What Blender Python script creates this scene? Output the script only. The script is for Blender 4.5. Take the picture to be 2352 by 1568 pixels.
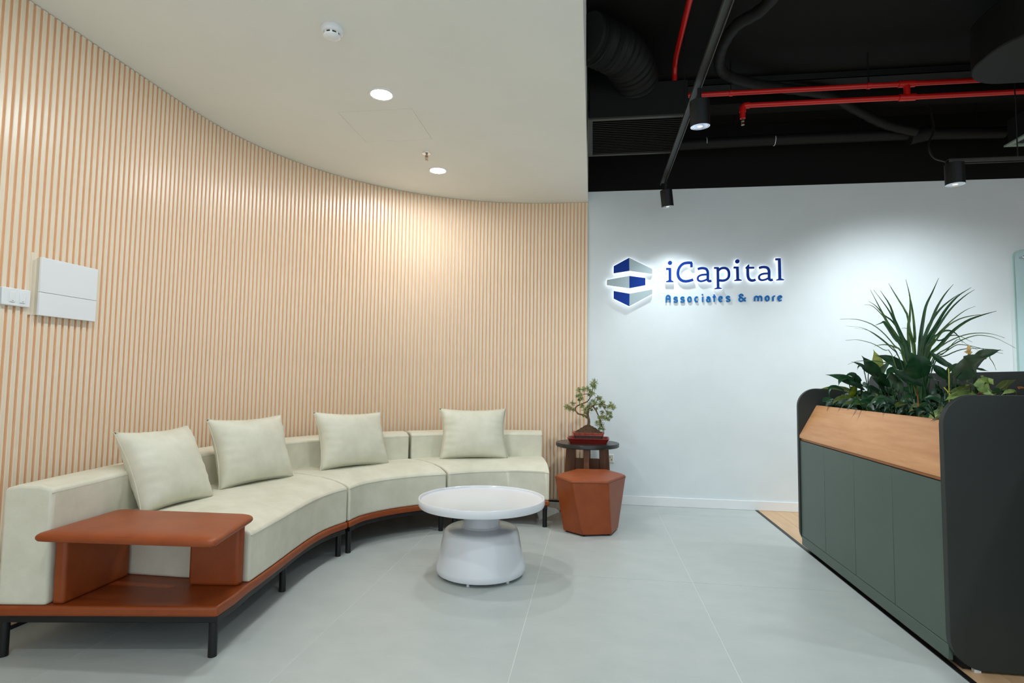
import bpy, bmesh, math, random
from mathutils import Vector, Matrix
random.seed(7)
PI = math.pi
for o in list(bpy.data.objects): bpy.data.objects.remove(o)
SC = bpy.context.scene
COL = SC.collection

# ------------------------------------------------------------------ camera, world, exposure
cam = bpy.data.cameras.new('camera'); cam.sensor_width = 36.0; cam.lens = 36.0*1320/2352; cam.clip_start = .05
co = bpy.data.objects.new('camera', cam); COL.objects.link(co)
CAMM = [[0.990272, -0.004305, 0.139078, 0.0], [0.138497, -0.065852, -0.988171, 0.0], [0.013413, 0.99782, -0.064616, 1.14], [0.0, 0.0, 0.0, 1.0]]
co.matrix_world = Matrix(CAMM)
SC.camera = co
SC.view_settings.view_transform = 'Standard'; SC.view_settings.look = 'None'
SC.view_settings.gamma = 1.0; SC.view_settings.use_curve_mapping = False
SC.view_settings.exposure = .17
wd = bpy.data.worlds.new('world'); SC.world = wd; wd.use_nodes = True
wd.node_tree.nodes['Background'].inputs[0].default_value = (.83, .93, 1.0, 1)
wd.node_tree.nodes['Background'].inputs[1].default_value = 1.2

def spot(loc, target, power, size=100, blend=.6, radius=.04, col=(.87, .965, 1.0)):
    l = bpy.data.lights.new('spot_lamp', 'SPOT'); l.energy = power; l.spot_size = math.radians(size); l.spot_blend = blend
    l.shadow_soft_size = radius; l.color = col
    o = bpy.data.objects.new('spot_lamp', l); COL.objects.link(o); o.location = loc
    o.rotation_euler = (Vector(target)-Vector(loc)).to_track_quat('-Z', 'Y').to_euler()
    return o
LENS = 285.0                   # strength of the downlight lenses in the white ceiling
COOL = (.87, .965, 1.0)
# wall-washing track spots (their housings are built further down)
spot((.665, 5.075, 2.64), (.90, 5.36, .2), 40, 96, 1, .03)
spot((2.475, 4.262, 2.50), (2.64, 5.3, 1.25), 102, 122, 1, .035)
spot((.625, 3.41, 2.60), (.95, 4.75, 0), 84, 125, 1, .03)
# added fill spots without fittings, over the aisle and desk outside the frame
for x, y, e in ((.6, 1.7, 45), (.6, .2, 60), (2.5, 2.2, 36), (2.5, .4, 90), (3.9, 4.26, 85)):
    spot((x, y, 2.62), (x, y+.05, 0), e, 120, .8, .05)

# ------------------------------------------------------------------ helpers
def lin(c):
    return tuple(((v/255)/12.92 if v/255 <= .04045 else ((v/255+.055)/1.055)**2.4) for v in c)
MATS = {}
def mat(name, rgb, rough=.5, metal=0., spec=.5, var=0., scale=8., rgb2=None, stretch=(1, 1, 1), bump=0., bscale=60., coat=0., emit=0., trans=0., detail=4., wave=0):
    if name in MATS: return MATS[name]
    m = bpy.data.materials.new(name); m.use_nodes = True; nt = m.node_tree; b = nt.nodes['Principled BSDF']
    b.inputs['Base Color'].default_value = (*lin(rgb), 1); b.inputs['Roughness'].default_value = rough
    b.inputs['Metallic'].default_value = metal; b.inputs['Specular IOR Level'].default_value = spec
    b.inputs['Coat Weight'].default_value = coat; b.inputs['Coat Roughness'].default_value = .15
    b.inputs['Transmission Weight'].default_value = trans
    if emit:
        b.inputs['Emission Color'].default_value = (*lin(rgb), 1); b.inputs['Emission Strength'].default_value = emit
    tc = nt.nodes.new('ShaderNodeTexCoord'); mp = nt.nodes.new('ShaderNodeMapping'); mp.inputs['Scale'].default_value = stretch
    nt.links.new(tc.outputs['Object'], mp.inputs[0])
    if rgb2 is not None or var:
        n = nt.nodes.new('ShaderNodeTexNoise'); n.inputs['Scale'].default_value = scale; n.inputs['Detail'].default_value = detail
        n.inputs['Roughness'].default_value = .6
        nt.links.new(mp.outputs[0], n.inputs[0])
        r = nt.nodes.new('ShaderNodeValToRGB')
        if rgb2 is None: rgb2 = tuple(v*(1-var) for v in rgb)
        r.color_ramp.elements[0].position = .33; r.color_ramp.elements[1].position = .67
        r.color_ramp.elements[0].color = (*lin(rgb2), 1); r.color_ramp.elements[1].color = (*lin(rgb), 1)
        nt.links.new(n.outputs[0], r.inputs[0]); nt.links.new(r.outputs[0], b.inputs['Base Color'])
    if bump:
        n2 = nt.nodes.new('ShaderNodeTexNoise'); n2.inputs['Scale'].default_value = bscale; n2.inputs['Detail'].default_value = 3
        nt.links.new(mp.outputs[0], n2.inputs[0])
        bp = nt.nodes.new('ShaderNodeBump'); bp.inputs['Strength'].default_value = bump; bp.inputs['Distance'].default_value = .01
        nt.links.new(n2.outputs[0], bp.inputs['Height']); nt.links.new(bp.outputs[0], b.inputs['Normal'])
    MATS[name] = m
    return m

class MB:
    """collects boxes, prisms, tubes and grids; build() links them as ONE mesh object"""
    def __init__(s): s.v = []; s.f = []; s.mi = []; s.cur = 0
    def add(s, vs, fs):
        o = len(s.v); s.v += [tuple(p) for p in vs]
        for f in fs: s.f.append([i+o for i in f]); s.mi.append(s.cur)
        return s
    def box(s, a, b):
        (x0, y0, z0), (x1, y1, z1) = a, b
        return s.add([(x0,y0,z0),(x1,y0,z0),(x1,y1,z0),(x0,y1,z0),(x0,y0,z1),(x1,y0,z1),(x1,y1,z1),(x0,y1,z1)],
                     [(3,2,1,0),(4,5,6,7),(0,1,5,4),(1,2,6,5),(2,3,7,6),(3,0,4,7)])
    def obox(s, c, ax, ay, az):
        c = Vector(c); ax = Vector(ax); ay = Vector(ay); az = Vector(az); vs = []
        for k in (-1, 1):
            for i, j in ((-1,-1),(1,-1),(1,1),(-1,1)): vs.append(c+ax*i+ay*j+az*k)
        return s.add(vs, [(3,2,1,0),(4,5,6,7),(0,1,5,4),(1,2,6,5),(2,3,7,6),(3,0,4,7)])
    def loops(s, L, cap=True, closed=False):
        n = len(L[0]); vs = [p for l in L for p in l]; fs = []
        m = len(L)
        for i in range(m if closed else m-1):
            a, b = i*n, ((i+1) % m)*n
            for j in range(n): fs.append((a+j, a+(j+1) % n, b+(j+1) % n, b+j))
        if cap and not closed: fs.append(tuple(range(n))[::-1]); fs.append(tuple(range((m-1)*n, m*n)))
        return s.add(vs, fs)
    def prism(s, poly, z0, z1):
        if sum(poly[i][0]*poly[(i+1) % len(poly)][1]-poly[(i+1) % len(poly)][0]*poly[i][1] for i in range(len(poly))) < 0: poly = poly[::-1]
        return s.loops([[(x, y, z0) for x, y in poly], [(x, y, z1) for x, y in poly]])
    def xprism(s, poly, x0, x1):      # poly in (y, z)
        return s.loops([[(x0, y, z) for y, z in poly], [(x1, y, z) for y, z in poly]])
    def yprism(s, poly, y0, y1):      # poly in (x, z)
        return s.loops([[(x, y0, z) for x, z in poly], [(x, y1, z) for x, z in poly]])
    def lathe(s, prof, c, n=48):
        L = [[(c[0]+r*math.cos(2*PI*i/n), c[1]+r*math.sin(2*PI*i/n), c[2]+z) for i in range(n)] for r, z in prof]
        return s.loops(L)
    def tube(s, pts, r, n=8, rs=None):
        P = [Vector(p) for p in pts]; L = []; up = None
        for i, p in enumerate(P):
            t = (P[min(i+1, len(P)-1)]-P[max(i-1, 0)])
            if t.length < 1e-9: t = Vector((0, 0, 1))
            t.normalize()
            if up is None:
                up = Vector((0, 0, 1)) if abs(t.z) < .9 else Vector((1, 0, 0))
            x = t.cross(up).normalized(); y = x.cross(t).normalized(); up = y
            rr = rs[i] if rs else r
            L.append([p+(x*math.cos(2*PI*k/n)+y*math.sin(2*PI*k/n))*rr for k in range(n)])
        return s.loops(L)
    def grid(s, G, closed_u=False):
        n = len(G[0]); vs = [p for l in G for p in l]; fs = []
        for i in range(len(G)-1):
            for j in range(n-1): fs.append((i*n+j, i*n+j+1, (i+1)*n+j+1, (i+1)*n+j))
        return s.add(vs, fs)
    def mesh(s, name, mats, origin=(0, 0, 0), smooth=True):
        o = Vector(origin)
        me = bpy.data.meshes.new(name); me.from_pydata([tuple(Vector(p)-o) for p in s.v], [], s.f); me.update()
        bm = bmesh.new(); bm.from_mesh(me); bmesh.ops.recalc_face_normals(bm, faces=bm.faces); bm.to_mesh(me); bm.free()
        for m in (mats if isinstance(mats, (list, tuple)) else [mats]): me.materials.append(m)
        me.polygons.foreach_set('material_index', s.mi)
        if smooth:
            me.polygons.foreach_set('use_smooth', [True]*len(me.polygons))
            try: me.set_sharp_from_angle(angle=math.radians(38))
            except Exception: pass
        return me
    def build(s, name, mats, parent=None, bevel=0., seg=3, smooth=True, subsurf=0, limit=40, origin=None):
        base = root_loc(parent) if parent is not None else (Vector(origin) if origin is not None else Vector((0, 0, 0)))
        me = s.mesh(name, mats, base, smooth)
        o = bpy.data.objects.new(name, me); COL.objects.link(o)
        if parent is not None: o.parent = parent
        else: o.location = base
        if subsurf:
            md = o.modifiers.new('subsurf', 'SUBSURF'); md.levels = subsurf; md.render_levels = subsurf
        if bevel:
            md = o.modifiers.new('bevel', 'BEVEL'); md.width = bevel; md.segments = seg; md.limit_method = 'ANGLE'; md.angle_limit = math.radians(limit)
            md.harden_normals = False; md.use_clamp_overlap = True
        return o
def root_loc(o):
    l = Vector((0, 0, 0))
    while o is not None: l += o.location; o = o.parent
    return l
def tag(o, label=None, cat=None, group=None, kind=None):
    if label: o['label'] = label
    if cat: o['category'] = cat
    if group: o['group'] = group
    if kind: o['kind'] = kind
    return o
def thing(name, label, cat, loc, group=None):
    o = bpy.data.objects.new(name, None); COL.objects.link(o); o.location = loc; o.empty_display_size = .1
    return tag(o, label, cat, group)
def copy_tree(o, parent=None):
    c = o.copy(); COL.objects.link(c); c.parent = parent
    for ch in list(o.children): copy_tree(ch, c)
    return c
def smooth_path(P, n):
    """Catmull-Rom through P, n samples"""
    P = [Vector(p) for p in P]; Q = [P[0]*2-P[1]]+P+[P[-1]*2-P[-2]]; out = []
    for i in range(n):
        t = i/(n-1)*(len(P)-1); k = min(int(t), len(P)-2); u = t-k
        a, b, c, d = Q[k:k+4]
        out.append(.5*((2*b)+(c-a)*u+(2*a-5*b+4*c-d)*u*u+(3*b-a-3*c+d)*u**3))
    return out
def rrect(x0, z0, x1, z1, r, n=6, corners=(1, 1, 1, 1)):   # bl, br, tr, tl
    out = []
    for (cx, cz, a), k in zip(((x0+r, z0+r, 180), (x1-r, z0+r, 270), (x1-r, z1-r, 0), (x0+r, z1-r, 90)), corners):
        if k:
            for i in range(n+1):
                t = math.radians(a+90*i/n); out.append((cx+r*math.cos(t), cz+r*math.sin(t)))
        else:
            out.append({180: (x0, z0), 270: (x1, z0), 0: (x1, z1), 90: (x0, z1)}[a])
    return out

# measured outlines (metres)
NAME = [[["c",[0.7082,2.2334],0.0198],["s",[[0.6727,2.1772],[0.707,2.1775]],0.0171],["s",[[0.7067,2.1863],[0.7069,2.1605],[0.7071,2.059]],0.0218],["p",[[0.6706,2.0526],[0.739,2.0519],[0.739,2.06],[0.7179,2.0717],[0.6951,2.072],[0.6706,2.0607]]]],[["s",[[0.9075,2.2294],[0.8875,2.2318],[0.8584,2.2315],[0.8292,2.2245],[0.8063,2.2066],[0.7874,2.1781],[0.7791,2.1427],[0.7821,2.1089],[0.7966,2.0817],[0.8218,2.0639],[0.8541,2.0599],[0.8864,2.0652],[0.9155,2.0743]],0.0225],["s",[[0.9017,2.2305],[0.9001,2.189]],0.0198]],[["s",[[0.9571,2.1714],[0.9774,2.1782],[1.0031,2.1802],[1.0287,2.1732],[1.043,2.1528],[1.046,2.1259],[1.0455,2.0756],[1.0509,2.0628],[1.063,2.0587],[1.0774,2.0626]],0.0205],["s",[[1.0459,2.1202],[1.0123,2.1196],[0.9817,2.1143],[0.9623,2.1017],[0.9558,2.085],[0.9621,2.0671],[0.9829,2.0585],[1.0118,2.0636],[1.0408,2.0774]],0.0157]],[["s",[[1.1008,2.1809],[1.1349,2.1804]],0.0157],["s",[[1.1341,2.1878],[1.1345,2.1617],[1.1357,1.9928]],0.0205],["s",[[1.1405,2.1583],[1.1629,2.1747],[1.1884,2.1797],[1.2122,2.1724],[1.2288,2.1504],[1.2332,2.1203],[1.2272,2.0903],[1.208,2.0705],[1.1809,2.0625],[1.1428,2.0652]],0.0198],["p",[[1.1,1.9835],[1.1697,1.9855],[1.1675,1.9916],[1.146,2.0017],[1.1247,2.0006],[1.1016,1.9901]]]],[["c",[1.3067,2.2385],0.0198],["s",[[1.2732,2.1816],[1.3067,2.1821]],0.0171],["s",[[1.3065,2.1908],[1.3071,2.1628],[1.3088,2.0628]],0.0218],["p",[[1.275,2.0572],[1.3441,2.0591],[1.3432,2.0668],[1.32,2.077],[1.2995,2.0762],[1.2766,2.0638]]]],[["p",[[1.3722,2.1745],[1.4023,2.2098],[1.4104,2.2096],[1.4109,2.1714]]],["s",[[1.3969,2.1849],[1.3967,2.1183],[1.4004,2.0901],[1.4112,2.07],[1.4299,2.0605],[1.4487,2.062],[1.4629,2.0685]],0.0211],["s",[[1.3811,2.1784],[1.454,2.1781]],0.0164]],[["s",[[1.4956,2.1742],[1.5154,2.1809],[1.5404,2.1829],[1.5652,2.1759],[1.579,2.1558],[1.5817,2.1293],[1.581,2.0797],[1.5861,2.0671],[1.5978,2.063],[1.6119,2.0669]],0.0205],["s",[[1.5816,2.1237],[1.5489,2.1231],[1.5192,2.1179],[1.5003,2.1055],[1.4938,2.089],[1.4998,2.0714],[1.52,2.0629],[1.5481,2.0679],[1.5763,2.0815]],0.0157]],[["s",[[1.637,2.2517],[1.6709,2.2532]],0.0171],["s",[[1.6707,2.2615],[1.6715,2.234],[1.6729,2.0655]],0.0218],["p",[[1.6397,2.0586],[1.709,2.0592],[1.7076,2.0681],[1.6839,2.0779],[1.6622,2.0769],[1.6413,2.0656]]]]]
TAGLINE = [[["s",[[0.6754,1.8677],[0.6756,1.9074],[0.6789,1.9242],[0.6929,1.9326],[0.7069,1.9241],[0.7107,1.9072],[0.7105,1.8675]],0.0102],["s",[[0.6756,1.9014],[0.7107,1.9011]],0.0096]],[["s",[[0.7756,1.9068],[0.7692,1.9142],[0.7585,1.9163],[0.7487,1.9103],[0.748,1.9009],[0.7577,1.8948],[0.769,1.8907],[0.7755,1.8839],[0.7732,1.8745],[0.7634,1.8706],[0.7527,1.872],[0.7453,1.8787]],0.0102]],[["s",[[0.837,1.9067],[0.8306,1.9142],[0.82,1.9162],[0.8102,1.9103],[0.8095,1.9009],[0.8192,1.8948],[0.8305,1.8907],[0.8369,1.8839],[0.8346,1.8745],[0.8249,1.8706],[0.8142,1.872],[0.8068,1.8787]],0.0102]],[["s",[[0.9001,1.8949],[0.8995,1.9018],[0.8974,1.908],[0.8941,1.9129],[0.89,1.916],[0.8855,1.9172],[0.8809,1.9161],[0.8767,1.913],[0.8734,1.9081],[0.8713,1.902],[0.8705,1.8951],[0.8712,1.8883],[0.8733,1.8821],[0.8765,1.8772],[0.8806,1.874],[0.8852,1.8729],[0.8898,1.874],[0.8939,1.8771],[0.8972,1.882],[0.8994,1.8881],[0.9001,1.8949]],0.0102]],[["s",[[0.959,1.9115],[0.9547,1.9152],[0.9499,1.9167],[0.9449,1.9159],[0.9404,1.913],[0.9368,1.9081],[0.9344,1.9018],[0.9336,1.8947],[0.9343,1.8877],[0.9366,1.8814],[0.9402,1.8765],[0.9446,1.8734],[0.9496,1.8726],[0.9544,1.8741],[0.9587,1.8777]],0.0102]],[["c",[1.0012,1.9381],0.0065],["s",[[1.0023,1.917],[1.002,1.872]],0.0102]],[["s",[[1.0394,1.9111],[1.0522,1.9167],[1.0633,1.9116],[1.0667,1.8999],[1.0665,1.8709]],0.0102],["s",[[1.0666,1.8873],[1.0658,1.8925],[1.0634,1.8972],[1.0597,1.9006],[1.0552,1.9025],[1.0503,1.9025],[1.0457,1.9007],[1.0419,1.8973],[1.0394,1.8927],[1.0385,1.8874],[1.0394,1.8822],[1.0418,1.8776],[1.0455,1.8741],[1.05,1.8723],[1.0549,1.8722],[1.0595,1.874],[1.0633,1.8774],[1.0657,1.882],[1.0666,1.8873]],0.0096]],[["s",[[1.106,1.9387],[1.1054,1.8731]],0.0102],["s",[[1.0924,1.9165],[1.1198,1.9173]],0.0089]],[["s",[[1.1503,1.8875],[1.1765,1.9049]],0.0089],["s",[[1.1766,1.9044],[1.1735,1.9114],[1.1689,1.9164],[1.1633,1.9186],[1.1575,1.9177],[1.1523,1.914],[1.1484,1.9078],[1.1462,1.9001],[1.1462,1.8918],[1.1483,1.884],[1.1522,1.8779],[1.1574,1.8743],[1.1632,1.8735],[1.1688,1.8758],[1.1735,1.8808]],0.0102]],[["s",[[1.2418,1.9105],[1.2355,1.9178],[1.2251,1.9199],[1.2156,1.914],[1.2148,1.9047],[1.2243,1.8986],[1.2353,1.8946],[1.2415,1.8879],[1.2392,1.8786],[1.2297,1.8747],[1.2193,1.8761],[1.2121,1.8828]],0.0102]],[["s",[[1.3582,1.9223],[1.3536,1.9339],[1.342,1.938],[1.33,1.9324],[1.3283,1.9199],[1.3417,1.9125],[1.3811,1.8749]],0.0102],["s",[[1.348,1.9124],[1.3313,1.9066],[1.3242,1.8907],[1.3303,1.8785],[1.3428,1.8747],[1.358,1.8833],[1.3809,1.9076]],0.0102]],[["s",[[1.4603,1.8754],[1.4607,1.9058],[1.4681,1.9179],[1.4805,1.9178],[1.4904,1.9056],[1.4899,1.8752]],0.0102],["s",[[1.4904,1.9056],[1.4999,1.9187],[1.5124,1.9186],[1.5203,1.907],[1.5198,1.8751]],0.0102]],[["s",[[1.5842,1.899],[1.5836,1.9058],[1.5816,1.9118],[1.5785,1.9167],[1.5744,1.9198],[1.5699,1.9209],[1.5654,1.9198],[1.5613,1.9168],[1.558,1.912],[1.5558,1.9059],[1.555,1.8992],[1.5556,1.8925],[1.5576,1.8864],[1.5608,1.8816],[1.5648,1.8785],[1.5693,1.8774],[1.5738,1.8785],[1.5779,1.8815],[1.5812,1.8863],[1.5834,1.8923],[1.5842,1.899]],0.0102]],[["s",[[1.6189,1.8758],[1.6193,1.9064],[1.6248,1.9179],[1.6366,1.9211]],0.0102]],[["s",[[1.6683,1.8916],[1.6939,1.9089]],0.0089],["s",[[1.694,1.9084],[1.691,1.9153],[1.6866,1.9202],[1.6811,1.9223],[1.6755,1.9215],[1.6704,1.9178],[1.6665,1.9117],[1.6644,1.9041],[1.6643,1.8959],[1.6663,1.8883],[1.6701,1.8822],[1.6751,1.8786],[1.6807,1.8779],[1.6862,1.8802],[1.6908,1.8851]],0.0102]]]
LOGO = [[[[0.3354,2.2885],[0.1916,2.2096],[0.1917,2.1418],[0.3371,2.1637]],[[0.3354,2.2885],[0.3371,2.1637],[0.5472,2.1322],[0.5473,2.1785]]],[[[0.3371,2.1155],[0.1283,2.0801],[0.1284,2.03],[0.3371,1.9992]],[[0.3371,2.1155],[0.3371,1.9992],[0.4838,2.0266],[0.4839,2.0937]]],[[[0.3389,1.9477],[0.1921,1.975],[0.1922,1.9024],[0.3372,1.8292]],[[0.3389,1.9477],[0.3372,1.8292],[0.5468,1.9435],[0.5469,1.9869]]]]
SPIKY = [[[[1.631,3.204,0.96],[1.604,3.189,1.313],[1.616,3.212,1.445],[1.632,3.234,1.472],[1.649,3.255,1.586],[1.646,3.286,1.695]],0.0084],[[[1.636,3.168,0.96],[1.62,3.181,1.312],[1.613,3.153,1.365],[1.598,3.129,1.461],[1.578,3.108,1.549],[1.558,3.087,1.584]],0.0079],[[[1.61,3.198,0.96],[1.64,3.17,1.3],[1.655,3.179,1.387],[1.672,3.185,1.471],[1.691,3.191,1.543],[1.722,3.191,1.61],[1.754,3.191,1.684]],0.0101],[[[1.654,3.174,0.96],[1.601,3.19,1.313],[1.582,3.202,1.368],[1.559,3.214,1.445],[1.551,3.22,1.479],[1.537,3.228,1.549],[1.501,3.248,1.631]],0.0113],[[[1.647,3.205,0.96],[1.589,3.197,1.305],[1.558,3.207,1.381],[1.523,3.22,1.45],[1.5,3.227,1.506],[1.486,3.229,1.54],[1.45,3.241,1.633]],0.0084],[[[1.658,3.201,0.96],[1.598,3.192,1.309],[1.559,3.194,1.409],[1.529,3.191,1.485],[1.499,3.189,1.54],[1.446,3.197,1.626]],0.0068],[[[1.637,3.188,0.96],[1.583,3.2,1.305],[1.541,3.197,1.376],[1.493,3.197,1.456],[1.477,3.181,1.454],[1.439,3.175,1.439]],0.0101],[[[1.64,3.154,0.96],[1.607,3.187,1.434],[1.613,3.234,1.519],[1.609,3.285,1.582],[1.604,3.338,1.647],[1.608,3.384,1.69]],0.0056],[[[1.63,3.176,0.96],[1.649,3.166,1.299],[1.663,3.157,1.382],[1.687,3.143,1.455],[1.706,3.132,1.519],[1.736,3.115,1.586],[1.768,3.097,1.636]],0.0096],[[[1.621,3.159,0.96],[1.655,3.163,1.295],[1.682,3.174,1.366],[1.724,3.177,1.433],[1.772,3.177,1.516],[1.828,3.172,1.586],[1.889,3.166,1.63]],0.0107],[[[1.638,3.202,0.96],[1.661,3.16,1.287],[1.68,3.15,1.356],[1.717,3.131,1.437],[1.76,3.109,1.516],[1.807,3.085,1.573],[1.844,3.066,1.604]],0.0073],[[[1.616,3.201,0.96],[1.655,3.163,1.299],[1.671,3.158,1.406],[1.698,3.147,1.471],[1.73,3.134,1.523],[1.767,3.119,1.562],[1.798,3.106,1.589]],0.0079],[[[1.641,3.174,0.96],[1.664,3.158,1.283],[1.697,3.138,1.372],[1.735,3.116,1.427],[1.766,3.097,1.466],[1.805,3.074,1.504],[1.837,3.054,1.521]],0.0045],[[[1.642,3.192,0.96],[1.67,3.155,1.279],[1.692,3.115,1.362],[1.718,3.072,1.423],[1.754,3.025,1.458],[1.793,2.976,1.469],[1.798,2.945,1.467]],0.0051],[[[1.628,3.167,0.96],[1.672,3.154,1.258],[1.707,3.117,1.33],[1.746,3.078,1.4],[1.789,3.037,1.448],[1.83,2.998,1.471],[1.869,2.959,1.486]],0.0096],[[[1.613,3.203,0.96],[1.675,3.152,1.262],[1.709,3.107,1.329],[1.743,3.062,1.363],[1.775,3.018,1.381],[1.806,2.974,1.384],[1.834,2.932,1.375],[1.856,2.893,1.355]],0.0037],[[[1.623,3.19,0.96],[1.681,3.15,1.25],[1.744,3.145,1.311],[1.809,3.14,1.356],[1.868,3.138,1.381],[1.915,3.143,1.386],[1.978,3.139,1.371],[2.053,3.129,1.323]],0.0037],[[[1.655,3.178,0.96],[1.69,3.145,1.25],[1.703,3.1,1.285],[1.733,3.047,1.326],[1.739,3.006,1.331],[1.764,2.955,1.319],[1.796,2.901,1.296],[1.82,2.851,1.282]],0.0028],[[[1.617,3.168,0.96],[1.695,3.142,1.246],[1.749,3.143,1.283],[1.808,3.14,1.312],[1.866,3.138,1.321],[1.929,3.134,1.318],[1.997,3.127,1.31]],0.0034],[[[1.658,3.171,0.96],[1.677,3.152,1.324],[1.711,3.122,1.391],[1.732,3.098,1.406],[1.755,3.074,1.392],[1.773,3.052,1.342]],0.0073],[[[1.657,3.2,0.96],[1.68,3.15,1.324],[1.72,3.126,1.359],[1.748,3.109,1.38],[1.781,3.09,1.379],[1.823,3.065,1.347]],0.0045],[[[1.618,3.194,0.96],[1.69,3.145,1.258],[1.725,3.112,1.297],[1.765,3.076,1.36],[1.786,3.05,1.338],[1.819,3.018,1.305]],0.0025],[[[1.624,3.198,0.96],[1.579,3.202,1.28],[1.537,3.191,1.333],[1.485,3.184,1.396],[1.43,3.18,1.442],[1.368,3.179,1.467],[1.318,3.172,1.472],[1.267,3.165,1.47]],0.0034],[[[1.614,3.15,0.96],[1.569,3.207,1.259],[1.548,3.255,1.329],[1.518,3.308,1.384],[1.489,3.359,1.427],[1.465,3.409,1.45],[1.419,3.47,1.462]],0.0031],[[[1.637,3.16,0.96],[1.564,3.21,1.28],[1.533,3.256,1.35],[1.501,3.304,1.401],[1.473,3.35,1.431],[1.436,3.4,1.444]],0.0025],[[[1.604,3.188,0.96],[1.539,3.222,1.282],[1.507,3.237,1.315],[1.462,3.258,1.35],[1.416,3.28,1.368],[1.389,3.292,1.373],[1.35,3.311,1.37]],0.0025],[[[1.642,3.151,0.96],[1.582,3.2,1.28],[1.546,3.219,1.331],[1.515,3.235,1.343],[1.49,3.249,1.342],[1.469,3.26,1.337]],0.0045],[[[1.622,3.176,0.96],[1.544,3.22,1.225],[1.504,3.251,1.251],[1.47,3.28,1.26],[1.431,3.312,1.261],[1.402,3.338,1.255],[1.38,3.361,1.242]],0.0031],[[[1.638,3.18,0.96],[1.589,3.197,1.309],[1.553,3.198,1.367],[1.519,3.197,1.426],[1.491,3.193,1.481],[1.442,3.201,1.541],[1.403,3.203,1.55]],0.0045],[[[1.604,3.159,0.96],[1.592,3.195,1.326],[1.553,3.226,1.454],[1.52,3.254,1.5],[1.493,3.279,1.551],[1.468,3.303,1.581]],0.0051],[[[1.623,3.174,0.96],[1.623,3.179,1.312],[1.598,3.15,1.364],[1.572,3.12,1.391],[1.546,3.091,1.396]],0.0079],[[[1.64,3.175,0.96],[1.86,3.058,1.282],[1.856,2.995,1.262],[1.837,2.94,1.234],[1.812,2.888,1.208]],0.0025],[[[1.626,3.178,1.308],[1.611,3.182,1.408],[1.589,3.189,1.426],[1.573,3.194,1.425]],0.0023]]
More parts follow.
